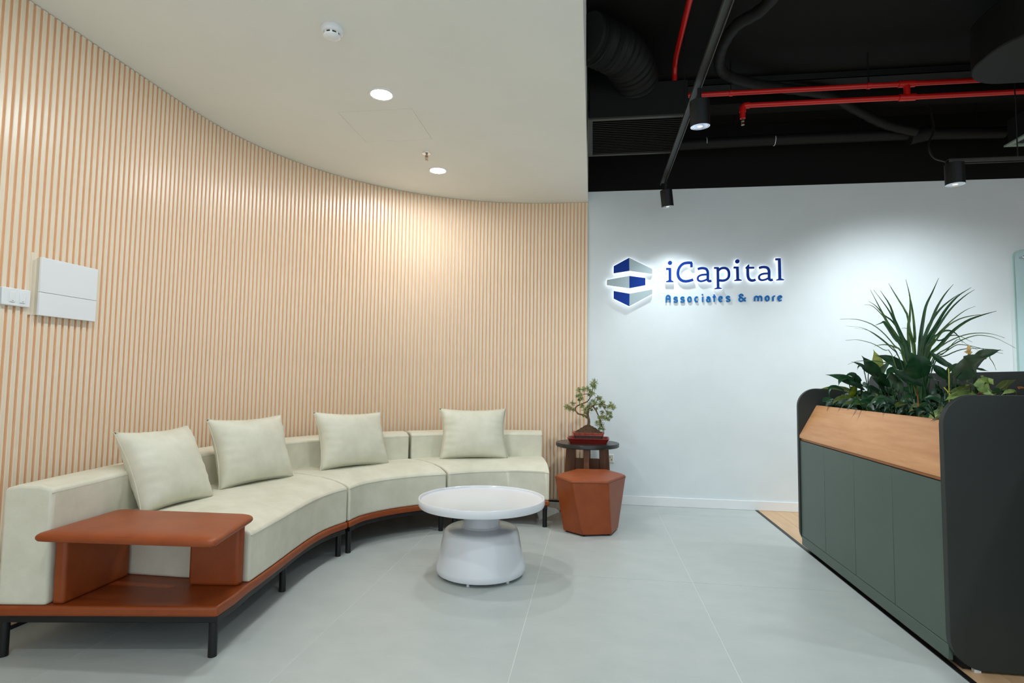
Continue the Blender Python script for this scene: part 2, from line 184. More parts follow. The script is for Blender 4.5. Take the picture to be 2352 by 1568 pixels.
LEAVES = [[[[1.644,3.617,1.174],[1.6,3.593,1.235],[1.546,3.584,1.301]],0.0313,0,"g"],[[[1.621,3.492,1.097],[1.58,3.467,1.141],[1.537,3.454,1.178]],0.0286,0,"g"],[[[1.682,3.682,1.169],[1.68,3.638,1.212],[1.734,3.58,1.312]],0.025,0,"g"],[[[1.743,3.813,1.221],[1.72,3.779,1.279],[1.689,3.76,1.348]],0.026,0,"y"],[[[1.685,3.916,1.116],[1.58,3.915,1.168],[1.476,3.925,1.193]],0.0252,0,"g"],[[[1.677,3.91,1.149],[1.62,3.89,1.188],[1.574,3.877,1.184]],0.0214,0,"g"],[[[1.607,3.921,1.171],[1.56,3.897,1.164],[1.532,3.876,1.121]],0.0161,0,"g"],[[[1.688,3.827,1.208],[1.64,3.804,1.249],[1.578,3.798,1.273]],0.0122,0,"g"],[[[1.636,3.767,1.226],[1.6,3.739,1.244],[1.578,3.716,1.22]],0.0069,0,"g"],[[[1.618,4.015,1.093],[1.54,4.002,1.113],[1.516,3.979,1.051]],0.0129,0,"g"],[[[1.737,4.13,1.075],[1.62,4.133,1.105],[1.509,4.144,1.094]],0.0171,0,"c"],[[[1.563,4.066,1.039],[1.52,4.039,1.025],[1.487,4.02,1.015]],0.0222,0,"g"],[[[1.609,3.887,1.052],[1.53,3.875,1.041],[1.489,3.859,1.005]],0.0142,0,"c"],[[[1.63,3.863,1.063],[1.6,3.833,1.096],[1.576,3.81,1.122]],0.0282,0,"v"],[[[1.631,3.576,1.089],[1.58,3.555,1.11],[1.538,3.541,1.121]],0.0196,0,"g"],[[[1.564,3.286,1.122],[1.55,3.249,1.166],[1.528,3.226,1.204]],0.0224,1,"g"],[[[1.561,3.222,1.098],[1.55,3.183,1.137],[1.526,3.161,1.166]],0.0175,1,"g"],[[[1.639,3.393,1.219],[1.6,3.368,1.207],[1.567,3.35,1.167]],0.0216,1,"g"],[[[1.627,3.476,1.121],[1.6,3.444,1.164],[1.573,3.424,1.207]],0.0285,1,"g"],[[[1.686,3.243,1.163],[1.56,3.259,1.255],[1.479,3.265,1.287]],0.0254,1,"g"],[[[1.635,3.143,1.141],[1.55,3.14,1.177],[1.486,3.138,1.213]],0.0346,1,"g"],[[[1.559,3.367,1.061],[1.52,3.341,1.042],[1.499,3.317,1.009]],0.0123,0,"g"],[[[1.592,3.665,1.028],[1.52,3.652,1.024],[1.461,3.644,1.02]],0.0151,0,"c"],[[[1.533,3.613,1.053],[1.5,3.583,1.032],[1.459,3.568,0.985]],0.0082,0,"g"],[[[1.601,3.562,1.032],[1.54,3.544,1.037],[1.488,3.534,1.025]],0.013,0,"g"],[[[1.582,3.202,1.043],[1.54,3.178,1.032],[1.516,3.157,1.017]],0.016,1,"c"],[[[1.591,3.131,1.085],[1.55,3.106,1.082],[1.521,3.087,1.072]],0.0128,1,"g"],[[[1.584,3.087,1.089],[1.56,3.054,1.104],[1.541,3.03,1.117]],0.014,1,"o"],[[[1.684,3.486,1.245],[1.66,3.453,1.226],[1.636,3.432,1.208]],0.0143,1,"g"],[[[1.606,3.077,1.172],[1.57,3.05,1.234],[1.535,3.034,1.293]],0.0542,1,"g"],[[[1.66,3.278,1.271],[1.62,3.253,1.285],[1.58,3.24,1.303]],0.0231,1,"g"],[[[1.726,3.056,1.224],[1.66,3.046,1.266],[1.609,3.04,1.308]],0.0139,2,"g"],[[[1.653,2.956,1.167],[1.6,2.939,1.21],[1.553,2.93,1.231]],0.0179,2,"g"],[[[1.654,2.975,1.194],[1.66,2.926,1.221],[1.673,2.884,1.239]],0.0148,2,"g"],[[[1.589,2.791,1.171],[1.62,2.726,1.231],[1.646,2.675,1.252]],0.0415,2,"d"],[[[1.658,2.789,1.254],[1.68,2.728,1.272],[1.703,2.679,1.29]],0.0235,2,"g"],[[[1.704,2.847,1.214],[1.7,2.803,1.208],[1.704,2.765,1.2]],0.0057,2,"g"],[[[1.636,3.01,1.156],[1.6,2.984,1.166],[1.559,2.972,1.174]],0.0182,2,"d"],[[[1.631,2.938,1.123],[1.62,2.898,1.156],[1.621,2.863,1.182]],0.0235,2,"d"],[[[1.61,2.937,1.101],[1.58,2.908,1.123],[1.555,2.887,1.144]],0.0148,2,"g"],[[[1.643,2.872,1.116],[1.62,2.839,1.14],[1.62,2.805,1.158]],0.0173,2,"d"],[[[1.705,2.76,1.122],[1.665,2.73,1.139],[1.657,2.69,1.171]],0.0471,3,"l"],[[[1.702,2.76,1.107],[1.662,2.73,1.112],[1.609,2.69,1.099]],0.0125,3,"r"],[[[1.73,2.76,1.122],[1.755,2.73,1.143],[1.763,2.69,1.165]],0.0208,3,"c"],[[[1.643,2.76,1.106],[1.561,2.73,1.092],[1.482,2.69,1.07]],0.0208,3,"l"],[[[1.626,2.76,1.138],[1.562,2.73,1.12],[1.491,2.69,1.1]],0.0111,3,"c"],[[[1.648,2.76,1.131],[1.619,2.73,1.138],[1.582,2.69,1.146]],0.0166,3,"g"],[[[1.807,2.76,1.108],[1.761,2.73,1.113],[1.703,2.69,1.098]],0.0125,3,"l"],[[[1.73,2.76,1.112],[1.693,2.73,1.102],[1.639,2.69,1.1]],0.0111,3,"l"],[[[1.844,2.76,1.121],[1.806,2.73,1.129],[1.771,2.69,1.124]],0.0125,3,"o"],[[[1.762,2.76,1.108],[1.72,2.73,1.115],[1.668,2.69,1.113]],0.0166,3,"d"],[[[1.556,2.932,1.052],[1.52,2.906,1.047],[1.498,2.883,1.039]],0.0147,2,"g"],[[[1.55,2.914,1.004],[1.52,2.884,1.01],[1.497,2.863,1.014]],0.0132,2,"d"],[[[1.593,2.899,1.083],[1.56,2.871,1.115],[1.516,2.861,1.107]],0.0087,2,"d"]]
FLOWER = {"spadix":[[1.64,2.781,1.312],[1.64,2.78,1.287],[1.64,2.782,1.279],[1.64,2.8,1.151]],"stems":[[[1.5,2.826,1.212],[1.5,2.823,1.183],[1.5,2.828,1.055]],[[1.5,2.863,1.127],[1.5,2.828,1.102],[1.5,2.732,1.029]]]}
BONSAI = {"trunk":[[-0.031,5.03,0.758],[-0.03,5.03,0.792],[-0.04,5.03,0.835],[-0.038,5.03,0.865],[-0.027,5.03,0.895],[-0.001,5.03,0.913],[0.016,5.03,0.922]],"branches":[[[-0.044,5.03,0.809],[-0.061,5.03,0.83],[-0.087,5.03,0.838],[-0.117,5.03,0.842],[-0.14,5.03,0.863],[-0.149,5.03,0.888],[-0.139,5.03,0.906],[-0.113,5.03,0.923],[-0.061,5.03,0.942],[-0.036,5.03,0.959],[-0.021,5.03,0.985],[-0.01,5.03,1.007],[-0.002,5.03,1.041],[0.004,5.03,1.08],[0.015,5.03,1.115]],[[-0.01,5.03,1.011],[-0.045,5.03,1.017],[-0.079,5.03,1.014],[-0.101,5.03,1.023],[-0.118,5.03,1.04]],[[-0.109,5.03,0.923],[-0.113,5.03,0.962],[-0.118,5.03,0.988]],[[-0.147,5.03,0.88],[-0.177,5.03,0.875],[-0.216,5.03,0.9]],[[-0.147,5.03,0.91],[-0.164,5.03,0.922]],[[0.007,5.03,0.909],[0.029,5.03,0.879],[0.046,5.03,0.845],[0.059,5.03,0.816],[0.067,5.03,0.782],[0.08,5.03,0.744],[0.093,5.03,0.71]],[[0.016,5.03,0.922],[0.05,5.03,0.931],[0.084,5.03,0.936],[0.126,5.03,0.919],[0.164,5.03,0.916]],[[0.063,5.03,0.811],[0.105,5.03,0.825],[0.143,5.03,0.852]],[[0.016,5.03,0.926],[0.041,5.03,0.965],[0.054,5.03,0.987]],[[0.084,5.03,0.923],[0.109,5.03,0.881],[0.126,5.03,0.86]]]}
CLUSTERS = [[[0.015,5.044,1.115],0.035],[[-0.002,4.965,1.094],0.0306],[[0.015,4.973,1.077],0.0262],[[-0.045,5.061,1.062],0.0262],[[-0.075,5.002,1.054],0.0306],[[-0.119,5.071,1.047],0.0306],[[-0.019,5.032,1.037],0.0262],[[-0.002,5.011,1.02],0.0306],[[-0.028,5.068,1.006],0.0219],[[-0.104,4.979,1.007],0.0262],[[-0.13,4.996,0.997],0.0219],[[-0.095,4.997,0.976],0.0262],[[-0.117,5.016,0.963],0.0175],[[-0.223,5.095,0.897],0.0306],[[-0.196,5.08,0.885],0.0262],[[-0.171,5.081,0.929],0.0241],[[-0.165,5.051,0.878],0.0219],[[-0.086,4.951,0.915],0.0241],[[-0.061,4.996,0.883],0.0284],[[-0.036,5.03,0.903],0.0262],[[-0.053,5.094,0.848],0.0262],[[-0.073,5.008,0.827],0.0175],[[-0.019,5.038,0.929],0.0262],[[0.007,5.086,0.954],0.0262],[[0.024,5.005,0.94],0.0219],[[0.05,5.07,0.981],0.0306],[[0.067,5.045,0.978],0.0219],[[0.075,5.034,0.94],0.0306],[[0.092,5.051,0.939],0.0262],[[0.067,5.028,0.914],0.0219],[[0.158,4.968,0.927],0.0328],[[0.179,5.094,0.9],0.0284],[[0.141,5.105,0.903],0.0219],[[0.132,5.083,0.857],0.0262],[[0.151,5.007,0.857],0.0219],[[0.157,5.051,0.825],0.0219],[[0.085,5.073,0.818],0.0306],[[0.108,4.96,0.817],0.0262],[[0.132,5.076,0.801],0.0219],[[0.058,4.964,0.82],0.0219],[[0.068,5.1,0.777],0.0262],[[0.041,4.989,0.771],0.0262],[[0.077,5.104,0.742],0.0306],[[0.092,4.987,0.722],0.0219],[[0.063,5.036,0.721],0.0175],[[0.033,5.083,0.889],0.0175],[[0.085,5.108,0.854],0.0219],[[-0.01,5.063,0.881],0.0175],[[0.106,5.084,0.904],0.0175]]

# ------------------------------------------------------------------ materials
M_WHITE = mat('white_wall_paint', (222, 230, 233), .55, var=.02, scale=3)
M_CEIL = mat('white_ceiling_paint', (236, 238, 232), .8, var=.015, scale=2)
M_BLACK = mat('black_ceiling_paint', (15, 15, 14), .85, spec=.2)
M_BLACKM = mat('black_metal', (18, 19, 19), .42, spec=.4)
M_DUCT = mat('black_painted_duct', (17, 18, 16), .6, spec=.25)
M_SLAT = mat('pale_wood_slat', (237, 223, 201), .30, spec=.6, rgb2=(229, 213, 188), scale=5, stretch=(18, 18, .6), detail=6)
M_GROOVE = mat('shaded_wood_backing', (246, 208, 168), .5, rgb2=(239, 199, 158), scale=5, stretch=(18, 18, .6))  # same wood as the slats, groove shade and bounced light put into the colour
M_SIDE = mat('shaded_slat_flank', (248, 214, 178), .45, rgb2=(242, 205, 168), scale=5, stretch=(18, 18, .6))  # same wood as the fronts, tinted for the weaker light on the flanks
M_TILE = mat('grey_stone_tile', (187, 193, 190), .36, spec=.4, rgb2=(179, 186, 183), scale=4, stretch=(1, 1.6, 1), detail=11)
M_GROUT = mat('pale_grout', (222, 225, 220), .8)
M_PLANK = mat('oak_floor', (214, 178, 138), .4, rgb2=(198, 160, 120), scale=3, stretch=(8, .8, 1), detail=6)
M_OAK = mat('oak_veneer', (214, 160, 112), .42, rgb2=(196, 138, 92), scale=3.2, stretch=(6, .7, 9), detail=7)
M_OAKD = mat('oak_veneer_edge', (190, 132, 82), .5, rgb2=(176, 116, 68), scale=3.2, stretch=(6, .7, 9), detail=7)
M_CREAM = mat('cream_leather', (227, 225, 207), .48, spec=.35, rgb2=(213, 211, 191), scale=7, detail=8, bump=.06, bscale=220)
M_SEAM = mat('cream_seam', (186, 185, 166), .6)
M_TAN = mat('tan_leather', (150, 72, 28), .4, spec=.4, rgb2=(138, 62, 22), scale=9, detail=6, bump=.08, bscale=320)
M_TANS = mat('tan_stitching', (120, 60, 34), .6)
M_TABLE = mat('white_lacquer', (224, 227, 232), .16, spec=.5)
M_PLAST = mat('white_plastic', (232, 235, 236), .3)
M_GREY = mat('slate_laminate', (78, 94, 86), .42, spec=.4, var=.04, scale=5)
M_PANEL = mat('charcoal_laminate', (48, 53, 51), .5, spec=.35, var=.04, scale=4)
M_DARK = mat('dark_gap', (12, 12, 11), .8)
M_WALNUT = mat('walnut', (124, 76, 40), .45, rgb2=(96, 56, 28), scale=4, stretch=(8, 8, .8), detail=6)
M_TOP = mat('black_table_top', (40, 40, 38), .3)
M_RED = mat('red_pipe_paint', (188, 20, 13), .35)
M_CHROME = mat('chrome', (210, 212, 214), .12, metal=1.)
M_BRASS = mat('sprinkler_metal', (170, 160, 140), .3, metal=1.)
M_LENS = mat('lamp_lens', (248, 252, 255), .5, emit=LENS)
M_SPOTL = mat('spot_lens', (255, 255, 255), .5, emit=.9)
M_SOIL = mat('potting_soil', (52, 38, 26), .95, rgb2=(28, 20, 14), scale=60, bump=.6, bscale=90)

# ------------------------------------------------------------------ setting
D = 5.465; ZC = 2.836
# floor: grout bed with single tiles
fl = tag(MB().box((-2.8, -2.2, -.06), (1.44, 5.55, -.001)).build('floor', M_GROUT), kind='structure')
tx = [-.31+.878*k for k in range(-3, 4)]; ty = [3.453+1.694*k for k in range(-4, 3)]
tile_meshes = {}
for i in range(len(tx)-1):
    for j in range(len(ty)-1):
        x0, x1, y0, y1 = max(tx[i], -2.8), min(tx[i+1], 1.44), max(ty[j], -2.2), min(ty[j+1], D)
        if x1-x0 < .02 or y1-y0 < .02: continue
        key = (round(x1-x0, 3), round(y1-y0, 3))
        if key not in tile_meshes:
            w, h = key[0]/2-.0013, key[1]/2-.0013
            tile_meshes[key] = MB().box((-w, -h, -.004), (w, h, 0)).mesh('tile', M_TILE, smooth=False)
        t = bpy.data.objects.new('tile', tile_meshes[key]); COL.objects.link(t); t.parent = fl
        t.location = ((x0+x1)/2, (y0+y1)/2, random.uniform(-.0002, 0))
# wooden floor behind the metal strip
wf = tag(MB().box((1.44, -2.2, -.06), (5.6, 5.55, -.004)).build('floor', M_GROUT), kind='structure')
plank_meshes = {}
for i in range(30):
    x = 1.534+.139*i; y = -2.2-random.uniform(.1, 1.1)
    while y < D-.02:
        ya_, yb_ = max(y, -2.2), min(y+1.2, D); y += 1.2
        if yb_-ya_ < .03: continue
        h = round(yb_-ya_, 2)/2
        if h not in plank_meshes: plank_meshes[h] = MB().box((-.0685, -h+.001, -.004), (.0685, h-.001, 0)).mesh('plank', M_PLANK, smooth=False)
        p = bpy.data.objects.new('plank', plank_meshes[h]); COL.objects.link(p); p.parent = wf; p.location = (x, (ya_+yb_)/2, 0)
tag(MB().box((1.438, -2.2, -.01), (1.464, D, .003)).build('trim_1', M_BLACKM, bevel=.001, seg=1), kind='structure')

# ribbed wall: straight, then a quarter arc running into the back wall
CX, CY, RR = -.32, 3.215, 2.230
def wall_pt(s, off=0.):
    """point and outward (into the room) direction at path length s, starting at y=.72"""
    L0 = CY-.72; L1 = RR*PI/2
    if s < L0: return Vector((CX-RR+off, .72+s)), Vector((1, 0))
    if s < L0+L1:
        a = PI-(s-L0)/RR; d = Vector((math.cos(a), math.sin(a)))
        return Vector((CX, CY))+d*(RR-off), -d
    return Vector((CX+(s-L0-L1), CY+RR-off)), Vector((0, -1))
LT = CY-.72+RR*PI/2+.27
b = MB(); n = 150; A = []; B = []
for i in range(n+1):
    p, d = wall_pt(LT*i/n); A.append(p-d*.0125); B.append(p-d*.0188)
b.loops([[(p.x, p.y, .012), (q.x, q.y, .012), (q.x, q.y, ZC), (p.x, p.y, ZC)] for p, q in zip(A, B)])
wl = tag(b.build('wall_left', M_GROOVE), kind='structure')
w, e = .0105, .002
prof = [(-w, 0), (w, 0), (w, .0125-e), (w-e, .0125), (-w+e, .0125), (-w, .0125-e)]
sb = MB(); sb.loops([[(x, y, .03) for x, y in prof], [(x, y, ZC-.004) for x, y in prof]])
sb.mi = [1 if k in (1, 5) else 0 for k in range(len(sb.mi))]
slat_me = sb.mesh('slat', [M_SLAT, M_SIDE], smooth=False)
NS = int(LT/.0344)
for i in range(NS):
    p, d = wall_pt(LT-.0115-.0344*i)
    o = bpy.data.objects.new('slat', slat_me); COL.objects.link(o); o.parent = wl
    q = p-d*.0125; o.location = (q.x, q.y, 0); o.rotation_euler = (0, 0, math.atan2(d.y, d.x)-PI/2)
tag(MB().box((-2.64, -2.2, 0), (-2.585, .72, ZC)).build('wall_left', M_WHITE), kind='structure')
# dark strip standing in for the shade of the gap under the ribs
b = MB(); A = []
for i in range(81):
    p, d = wall_pt(LT*i/80); A.append((p, d))
b.loops([[((p+d*.001).x, (p+d*.001).y, 0), ((p-d*.0188).x, (p-d*.0188).y, 0), ((p-d*.0188).x, (p-d*.0188).y, .014), ((p+d*.001).x, (p+d*.001).y, .014)] for p, d in A])
tag(b.build('shadow_gap_left', M_DARK), kind='structure')
# back wall: white below, black painted above 2.94
b = MB(); b.box((-2.7, D, 0), (5.6, D+.1, 2.94)); b.cur = 1; b.box((-2.7, D, 2.94), (5.6, D+.1, 3.6))
tag(b.build('wall_back', [M_WHITE, M_BLACK]), kind='structure')
tag(MB().yprism([(-.045, 0), (5.6, 0), (5.6, .083), (-.045, .083)], D-.014, D).build('baseboard_back', M_PLAST, bevel=.003, seg=2), kind='structure')
b = MB(); b.box((5.6, 1.2, 0), (5.7, D+.1, 2.94)); b.cur = 1; b.box((5.6, 1.2, 2.94), (5.7, D+.1, 3.6))
tag(b.build('wall_right', [M_WHITE, M_BLACK]), kind='structure')
# white dropped ceiling with an access panel let into it
px0, px1, py0, py1 = -1.632, -1.14, 3.405, 3.875
b = MB()
b.box((-2.7, -2.2, ZC), (-.05, py0, ZC+.05)); b.box((-2.7, py1, ZC), (-.05, D, ZC+.05))
b.box((-2.7, py0, ZC), (px0, py1, ZC+.05)); b.box((px1, py0, ZC), (-.05, py1, ZC+.05))
b.box((-.09, -2.2, ZC+.05), (-.05, D, 3.6))
ce = tag(b.build('ceiling', M_CEIL, smooth=False), kind='structure')
MB().box((px0+.0016, py0+.0016, ZC), (px1-.0016, py1-.0016, ZC+.02)).build('access_panel', M_CEIL, ce, smooth=False)
MB().box((px0-.02, py0-.02, ZC+.052), (px1+.02, py1+.02, ZC+.06)).build('panel_backing', M_GROUT, ce, smooth=False)
tag(MB().box((-.05, -2.2, 3.55), (5.6, D, 3.6)).build('ceiling', M_BLACK), kind='structure')
tag(MB().box((-.05, 4.86, 3.45), (5.6, 5.06, 3.55)).build('trim_2', M_BLACK), kind='structure')

# ------------------------------------------------------------------ curved sofa in three sections
F1 = [(-1.527,2.465),(-1.54,2.6),(-1.56,2.78),(-1.587,3.0),(-1.605,3.2),(-1.605,3.35),(-1.588,3.47),(-1.558,3.578)]
F2 = [(-1.552,3.596),(-1.533,3.75),(-1.462,3.9),(-1.365,4.03),(-1.24,4.15),(-1.08,4.262)]
F3 = [(-1.066,4.273),(-.945,4.372),(-.78,4.46),(-.6,4.508),(-.43,4.512),(-.325,4.49)]
B1 = [(-2.165,2.085),(-2.185,2.3),(-2.215,2.5),(-2.262,2.85),(-2.287,3.18),(-2.27,3.42),(-2.192,3.75)]
B2 = [(-2.185,3.77),(-2.12,3.91),(-2.02,4.08),(-1.85,4.28),(-1.67,4.45),(-1.493,4.61)]
B3 = [(-1.476,4.622),(-1.28,4.755),(-1.02,4.865),(-.755,4.94),(-.6,4.975),(-.425,5.0)]
R1 = [(-2.36,2.055),(-2.40,2.3),(-2.42,2.5),(-2.46,2.85),(-2.485,3.18),(-2.465,3.5),(-2.39,3.835)]
R2 = [(-2.382,3.855),(-2.31,4.03),(-2.2,4.23),(-2.03,4.47),(-1.83,4.69),(-1.632,4.845)]
R3 = [(-1.614,4.86),(-1.38,4.99),(-1.1,5.11),(-.79,5.19),(-.6,5.215),(-.45,5.225)]
def sweep(front, rear, prof, n=26):
    """prof: (s, z) with s from the front curve (0) to the rear curve (1)"""
    a = smooth_path(front, n); c = smooth_path(rear, n)
    return MB().loops([[((p+(q-p)*s).x, (p+(q-p)*s).y, z) for s, z in prof] for p, q in zip(a, c)])
def v2(l): return [Vector((x, y)) for x, y in l]
F1, F2, F3, B1, B2, B3, R1, R2, R3 = [v2(l) for l in (F1, F2, F3, B1, B2, B3, R1, R2, R3)]
SEAT = [(0, .207), (0, .425), (.06, .444), (.16, .462), (.34, .478), (.6, .484), (.85, .482), (1.02, .474), (1.02, .207)]
BACK = [(0, .207), (0, .668), (.28, .684), (.72, .684), (1, .668), (1, .207)]
def seam(pts, r=.0022): return MB().tube(pts, r, 5)
def sofa(label, F, B, R, base_poly, legs, seat_rear=None, near=False):
    c = sum((p for p in base_poly), Vector((0, 0)))/len(base_poly)
    t = thing('sofa_section', label, 'sofa', (c.x, c.y, 0), 'curved lounge sofa sections')
    se = sweep(F, seat_rear or B, SEAT).build('seat', M_CREAM, t, bevel=.014, seg=4, limit=55)
    a = smooth_path(F, 26); cb = smooth_path(seat_rear or B, 26)
    def inn(p, q, d): u = (q-p).normalized(); return p+u*d
    seam([(*inn(p, q, .0005), .4265-.012) for p, q in zip(a, cb)], .0022).build('seam', M_SEAM, se)
    bk = sweep(B, R, BACK).build('backrest', M_CREAM, t, bevel=.014, seg=4, limit=55)
    a = smooth_path(B, 26); cb = smooth_path(R, 26)
    seam([(*inn(p, q, .0015), .652) for p, q in zip(a, cb)], .002).build('seam', M_SEAM, bk)
    z1 = .2075
    MB().prism([(p.x, p.y) for p in base_poly], .166, z1).build('base_board', M_TAN, t, bevel=.012, seg=3, limit=50)
    cc = c
    ins = [p+(cc-p).normalized()*.018 for p in base_poly]
    MB().prism([(p.x, p.y) for p in ins], .138, .166).build('frame', M_BLACKM, t, bevel=.004, seg=2, limit=50)
    for x, y in legs:
        MB().tube([(x, y, 0), (x, y, .14)], .0175, 14).build('leg', M_BLACKM, t)
    return t
def outline(F, R, off=.008):
    a = smooth_path(F, 22); c = smooth_path(R, 22); n = len(a)
    a2 = [p+(p-q).normalized()*off for p, q in zip(a, c)]
    return a2+c[::-1]
# near section: its board runs on past the seat as a low shelf
fr = [Vector((-1.497, 2.19)), Vector((-1.506, 2.33))]+smooth_path(F1, 20)
rr = smooth_path(R1, 20)
bp1 = [p+Vector((.008, 0)) for p in fr]+rr[::-1]
bp1 = bp1[:-1]+[Vector((-2.37, 2.045))]
SR1 = v2([(-2.20,2.465),(-2.222,2.55),(-2.262,2.85),(-2.287,3.18),(-2.27,3.42),(-2.192,3.75)])
s1 = sofa('near sofa section with the tan leather table and shelf built on its end', F1, B1, R1, bp1,
     [(-1.525, 2.222), (-1.625, 2.93), (-1.60, 3.55), (-2.345, 2.085), (-2.40, 3.0), (-2.33, 3.76)], SR1, True)
s2 = sofa('middle sofa section between the two seat joints, white table in front', F2, B2, R2, outline(F2, R2),
     [(-1.567, 3.628), (-1.12, 4.265), (-2.3, 3.88), (-1.68, 4.78)])
s3 = sofa('far sofa section ending beside the orange hexagonal stool', F3, B3, R3, outline(F3, R3),
     [(-1.03, 4.325), (-.362, 4.525), (-1.55, 4.84), (-.48, 5.18)])
# the built-on table of the near section
top = [(-2.148,1.99),(-1.415,2.045),(-1.505,2.452),(-2.175,2.425)]
tc = (sum(p[0] for p in top)/4, sum(p[1] for p in top)/4)
def soft_ring(s, z, n=9, rc=.03):
    out = []
    for i in range(4):
        p, a, c = Vector(top[i]), Vector(top[i-1]), Vector(top[(i+1) % 4])
        p0 = p+(a-p).normalized()*rc; p1 = p+(c-p).normalized()*rc
        for k in range(5):
            u = k/4; out.append(p0*(1-u)**2+p*2*u*(1-u)+p1*u*u)
        q0 = c+(p-c).normalized()*rc
        for k in range(1, n): out.append(p1+(q0-p1)*k/n)
    return [(tc[0]+(p.x-tc[0])*s, tc[1]+(p.y-tc[1])*s, z) for p in out]
tt = MB(); tt.loops([soft_ring(*a) for a in ((.95, .484), (.985, .487), (1, .494), (1, .503), (.99, .509), (.965, .5145), (.92, .519), (.84, .5225), (.7, .5245), (.4, .5255))])
ttop = tt.build('table_top', M_TAN, s1)
seam([(-2.118,2.000,.5095),(-1.78,2.024,.5115),(-1.445,2.051,.5095)], .002).build('stitching', M_TANS, ttop)
MB().prism([(-2.158,2.10),(-2.108,2.105),(-2.118,2.455),(-2.18,2.455)], .2075, .49).build('side_panel', M_TAN, s1, bevel=.014, seg=4)
MB().prism([(-1.772,2.385),(-1.552,2.412),(-1.546,2.455),(-1.772,2.455)], .2075, .49).build('side_panel', M_TAN, s1, bevel=.014, seg=4)

# cushions
def cushion_mesh(w, h, th, seed):
    rnd = random.Random(seed); N = 30; ph = [rnd.uniform(0, 6) for _ in range(8)]
    def pt(u, v, side):
        # corners pulled out, sides drawn in
        px = w/2*u*(1-.11*(1-v*v)*abs(u)**1.5); pz = h/2*v*(1-.10*(1-u*u)*abs(v)**1.5)
        e = max(0, (1-abs(u)**2.6))*max(0, (1-abs(v)**2.6)); t = th/2*e**.52
        edge = min(1, max(abs(u), abs(v)))**3
        wr = .011*edge*e**.4*(math.sin(9*v+ph[0]+3*u)*math.sin(16*v+ph[1]) if abs(u) > abs(v) else math.sin(9*u+ph[2]+2*v)*math.sin(17*u+ph[3]))
        wr += .004*e*math.sin(2.4*u+ph[4])*math.sin(2.9*v+ph[5])
        return (px, side*(t+wr*(1 if side < 0 else .4)), pz)
    b = MB()
    for side in (-1, 1):
        b.grid([[pt(-1+2*i/N, -1+2*j/N, side) for j in range(N+1)] for i in range(N+1)])
    pip = [pt(-1+2*i/N, -1, -1) for i in range(N)]+[pt(1, -1+2*i/N, -1) for i in range(N)]+[pt(1-2*i/N, 1, -1) for i in range(N)]+[pt(-1, 1-2*i/N, -1) for i in range(N+1)]
    return b, pip
def cushion(c, yaw, lean, w, h, th, label, seed, roll=0):
    """c: middle of the bottom edge; yaw: heading the cushion faces"""
    t = thing('cushion', label, 'cushion', c, 'loose cushions along the sofa')
    b, pip = cushion_mesh(w, h, th, seed)
    R = Matrix.Rotation(yaw+PI/2, 4, 'Z') @ Matrix.Rotation(-lean, 4, 'X') @ Matrix.Rotation(roll, 4, 'Y')
    T = Matrix.Translation((0, 0, h/2))
    def tr(p): return Vector(c)+(R @ T @ Vector(p))
    b.v = [tuple(tr(p)) for p in b.v]
    me = b
    o = me.build('cover', M_CREAM, t)
    bm = bmesh.new(); bm.from_mesh(o.data); bmesh.ops.remove_doubles(bm, verts=bm.verts, dist=.0006); bmesh.ops.recalc_face_normals(bm, faces=bm.faces); bm.to_mesh(o.data); bm.free()
    o.data.polygons.foreach_set('use_smooth', [True]*len(o.data.polygons))
    MB().tube([tr(p) for p in pip], .0020, 5).build('piping', M_CREAM, t)
    return t
R_ = math.radians
cushion((-2.065, 2.70, .474), math.atan2(-.12, .99), R_(27), .45, .43, .20, 'cream cushion nearest the tan leather table, leaning back', 1)
cushion((-2.03, 3.335, .476), math.atan2(-.315, .95), R_(19), .55, .425, .195, 'cream cushion on the near sofa section close to the middle joint', 2)
cushion((-1.71, 4.065, .476), math.atan2(-.565, .825), R_(21), .58, .425, .195, 'cream cushion alone on the middle sofa section', 3, R_(2))
cushion((-.96, 4.68, .474), math.atan2(-.95, .31), R_(17), .57, .43, .195, 'cream cushion on the far sofa section, straight on to the room', 4)

# ------------------------------------------------------------------ coffee table
t = thing('coffee_table', 'round white coffee table with tray rim and tapered pedestal', 'table', (-.645, 3.395, 0))
c0 = (-.645, 3.395, 0)
MB().lathe([(.30,.392),(.352,.392),(.368,.397),(.373,.408),(.373,.436),(.370,.4405),(.364,.4405),(.360,.436),(.357,.428),(.345,.425),(.0005,.425)], c0, 96).build('table_top', M_TABLE, t)
MB().lathe([(.305,.392),(.001,.392)], c0, 96).build('underside', M_TABLE, t)
MB().lathe([(.10,.015),(.243,.015),(.256,.022),(.262,.04),(.26,.055),(.222,.235),(.214,.255),(.198,.266),(.118,.272),(.108,.282),(.106,.393)], c0, 96).build('pedestal', M_TABLE, t)
for k in range(6):
    a = 2*PI*k/6+.4
    MB().lathe([(.009,0),(.009,.016)], (c0[0]+.225*math.cos(a), c0[1]+.225*math.sin(a), 0), 12).build('foot', M_PLAST, t)

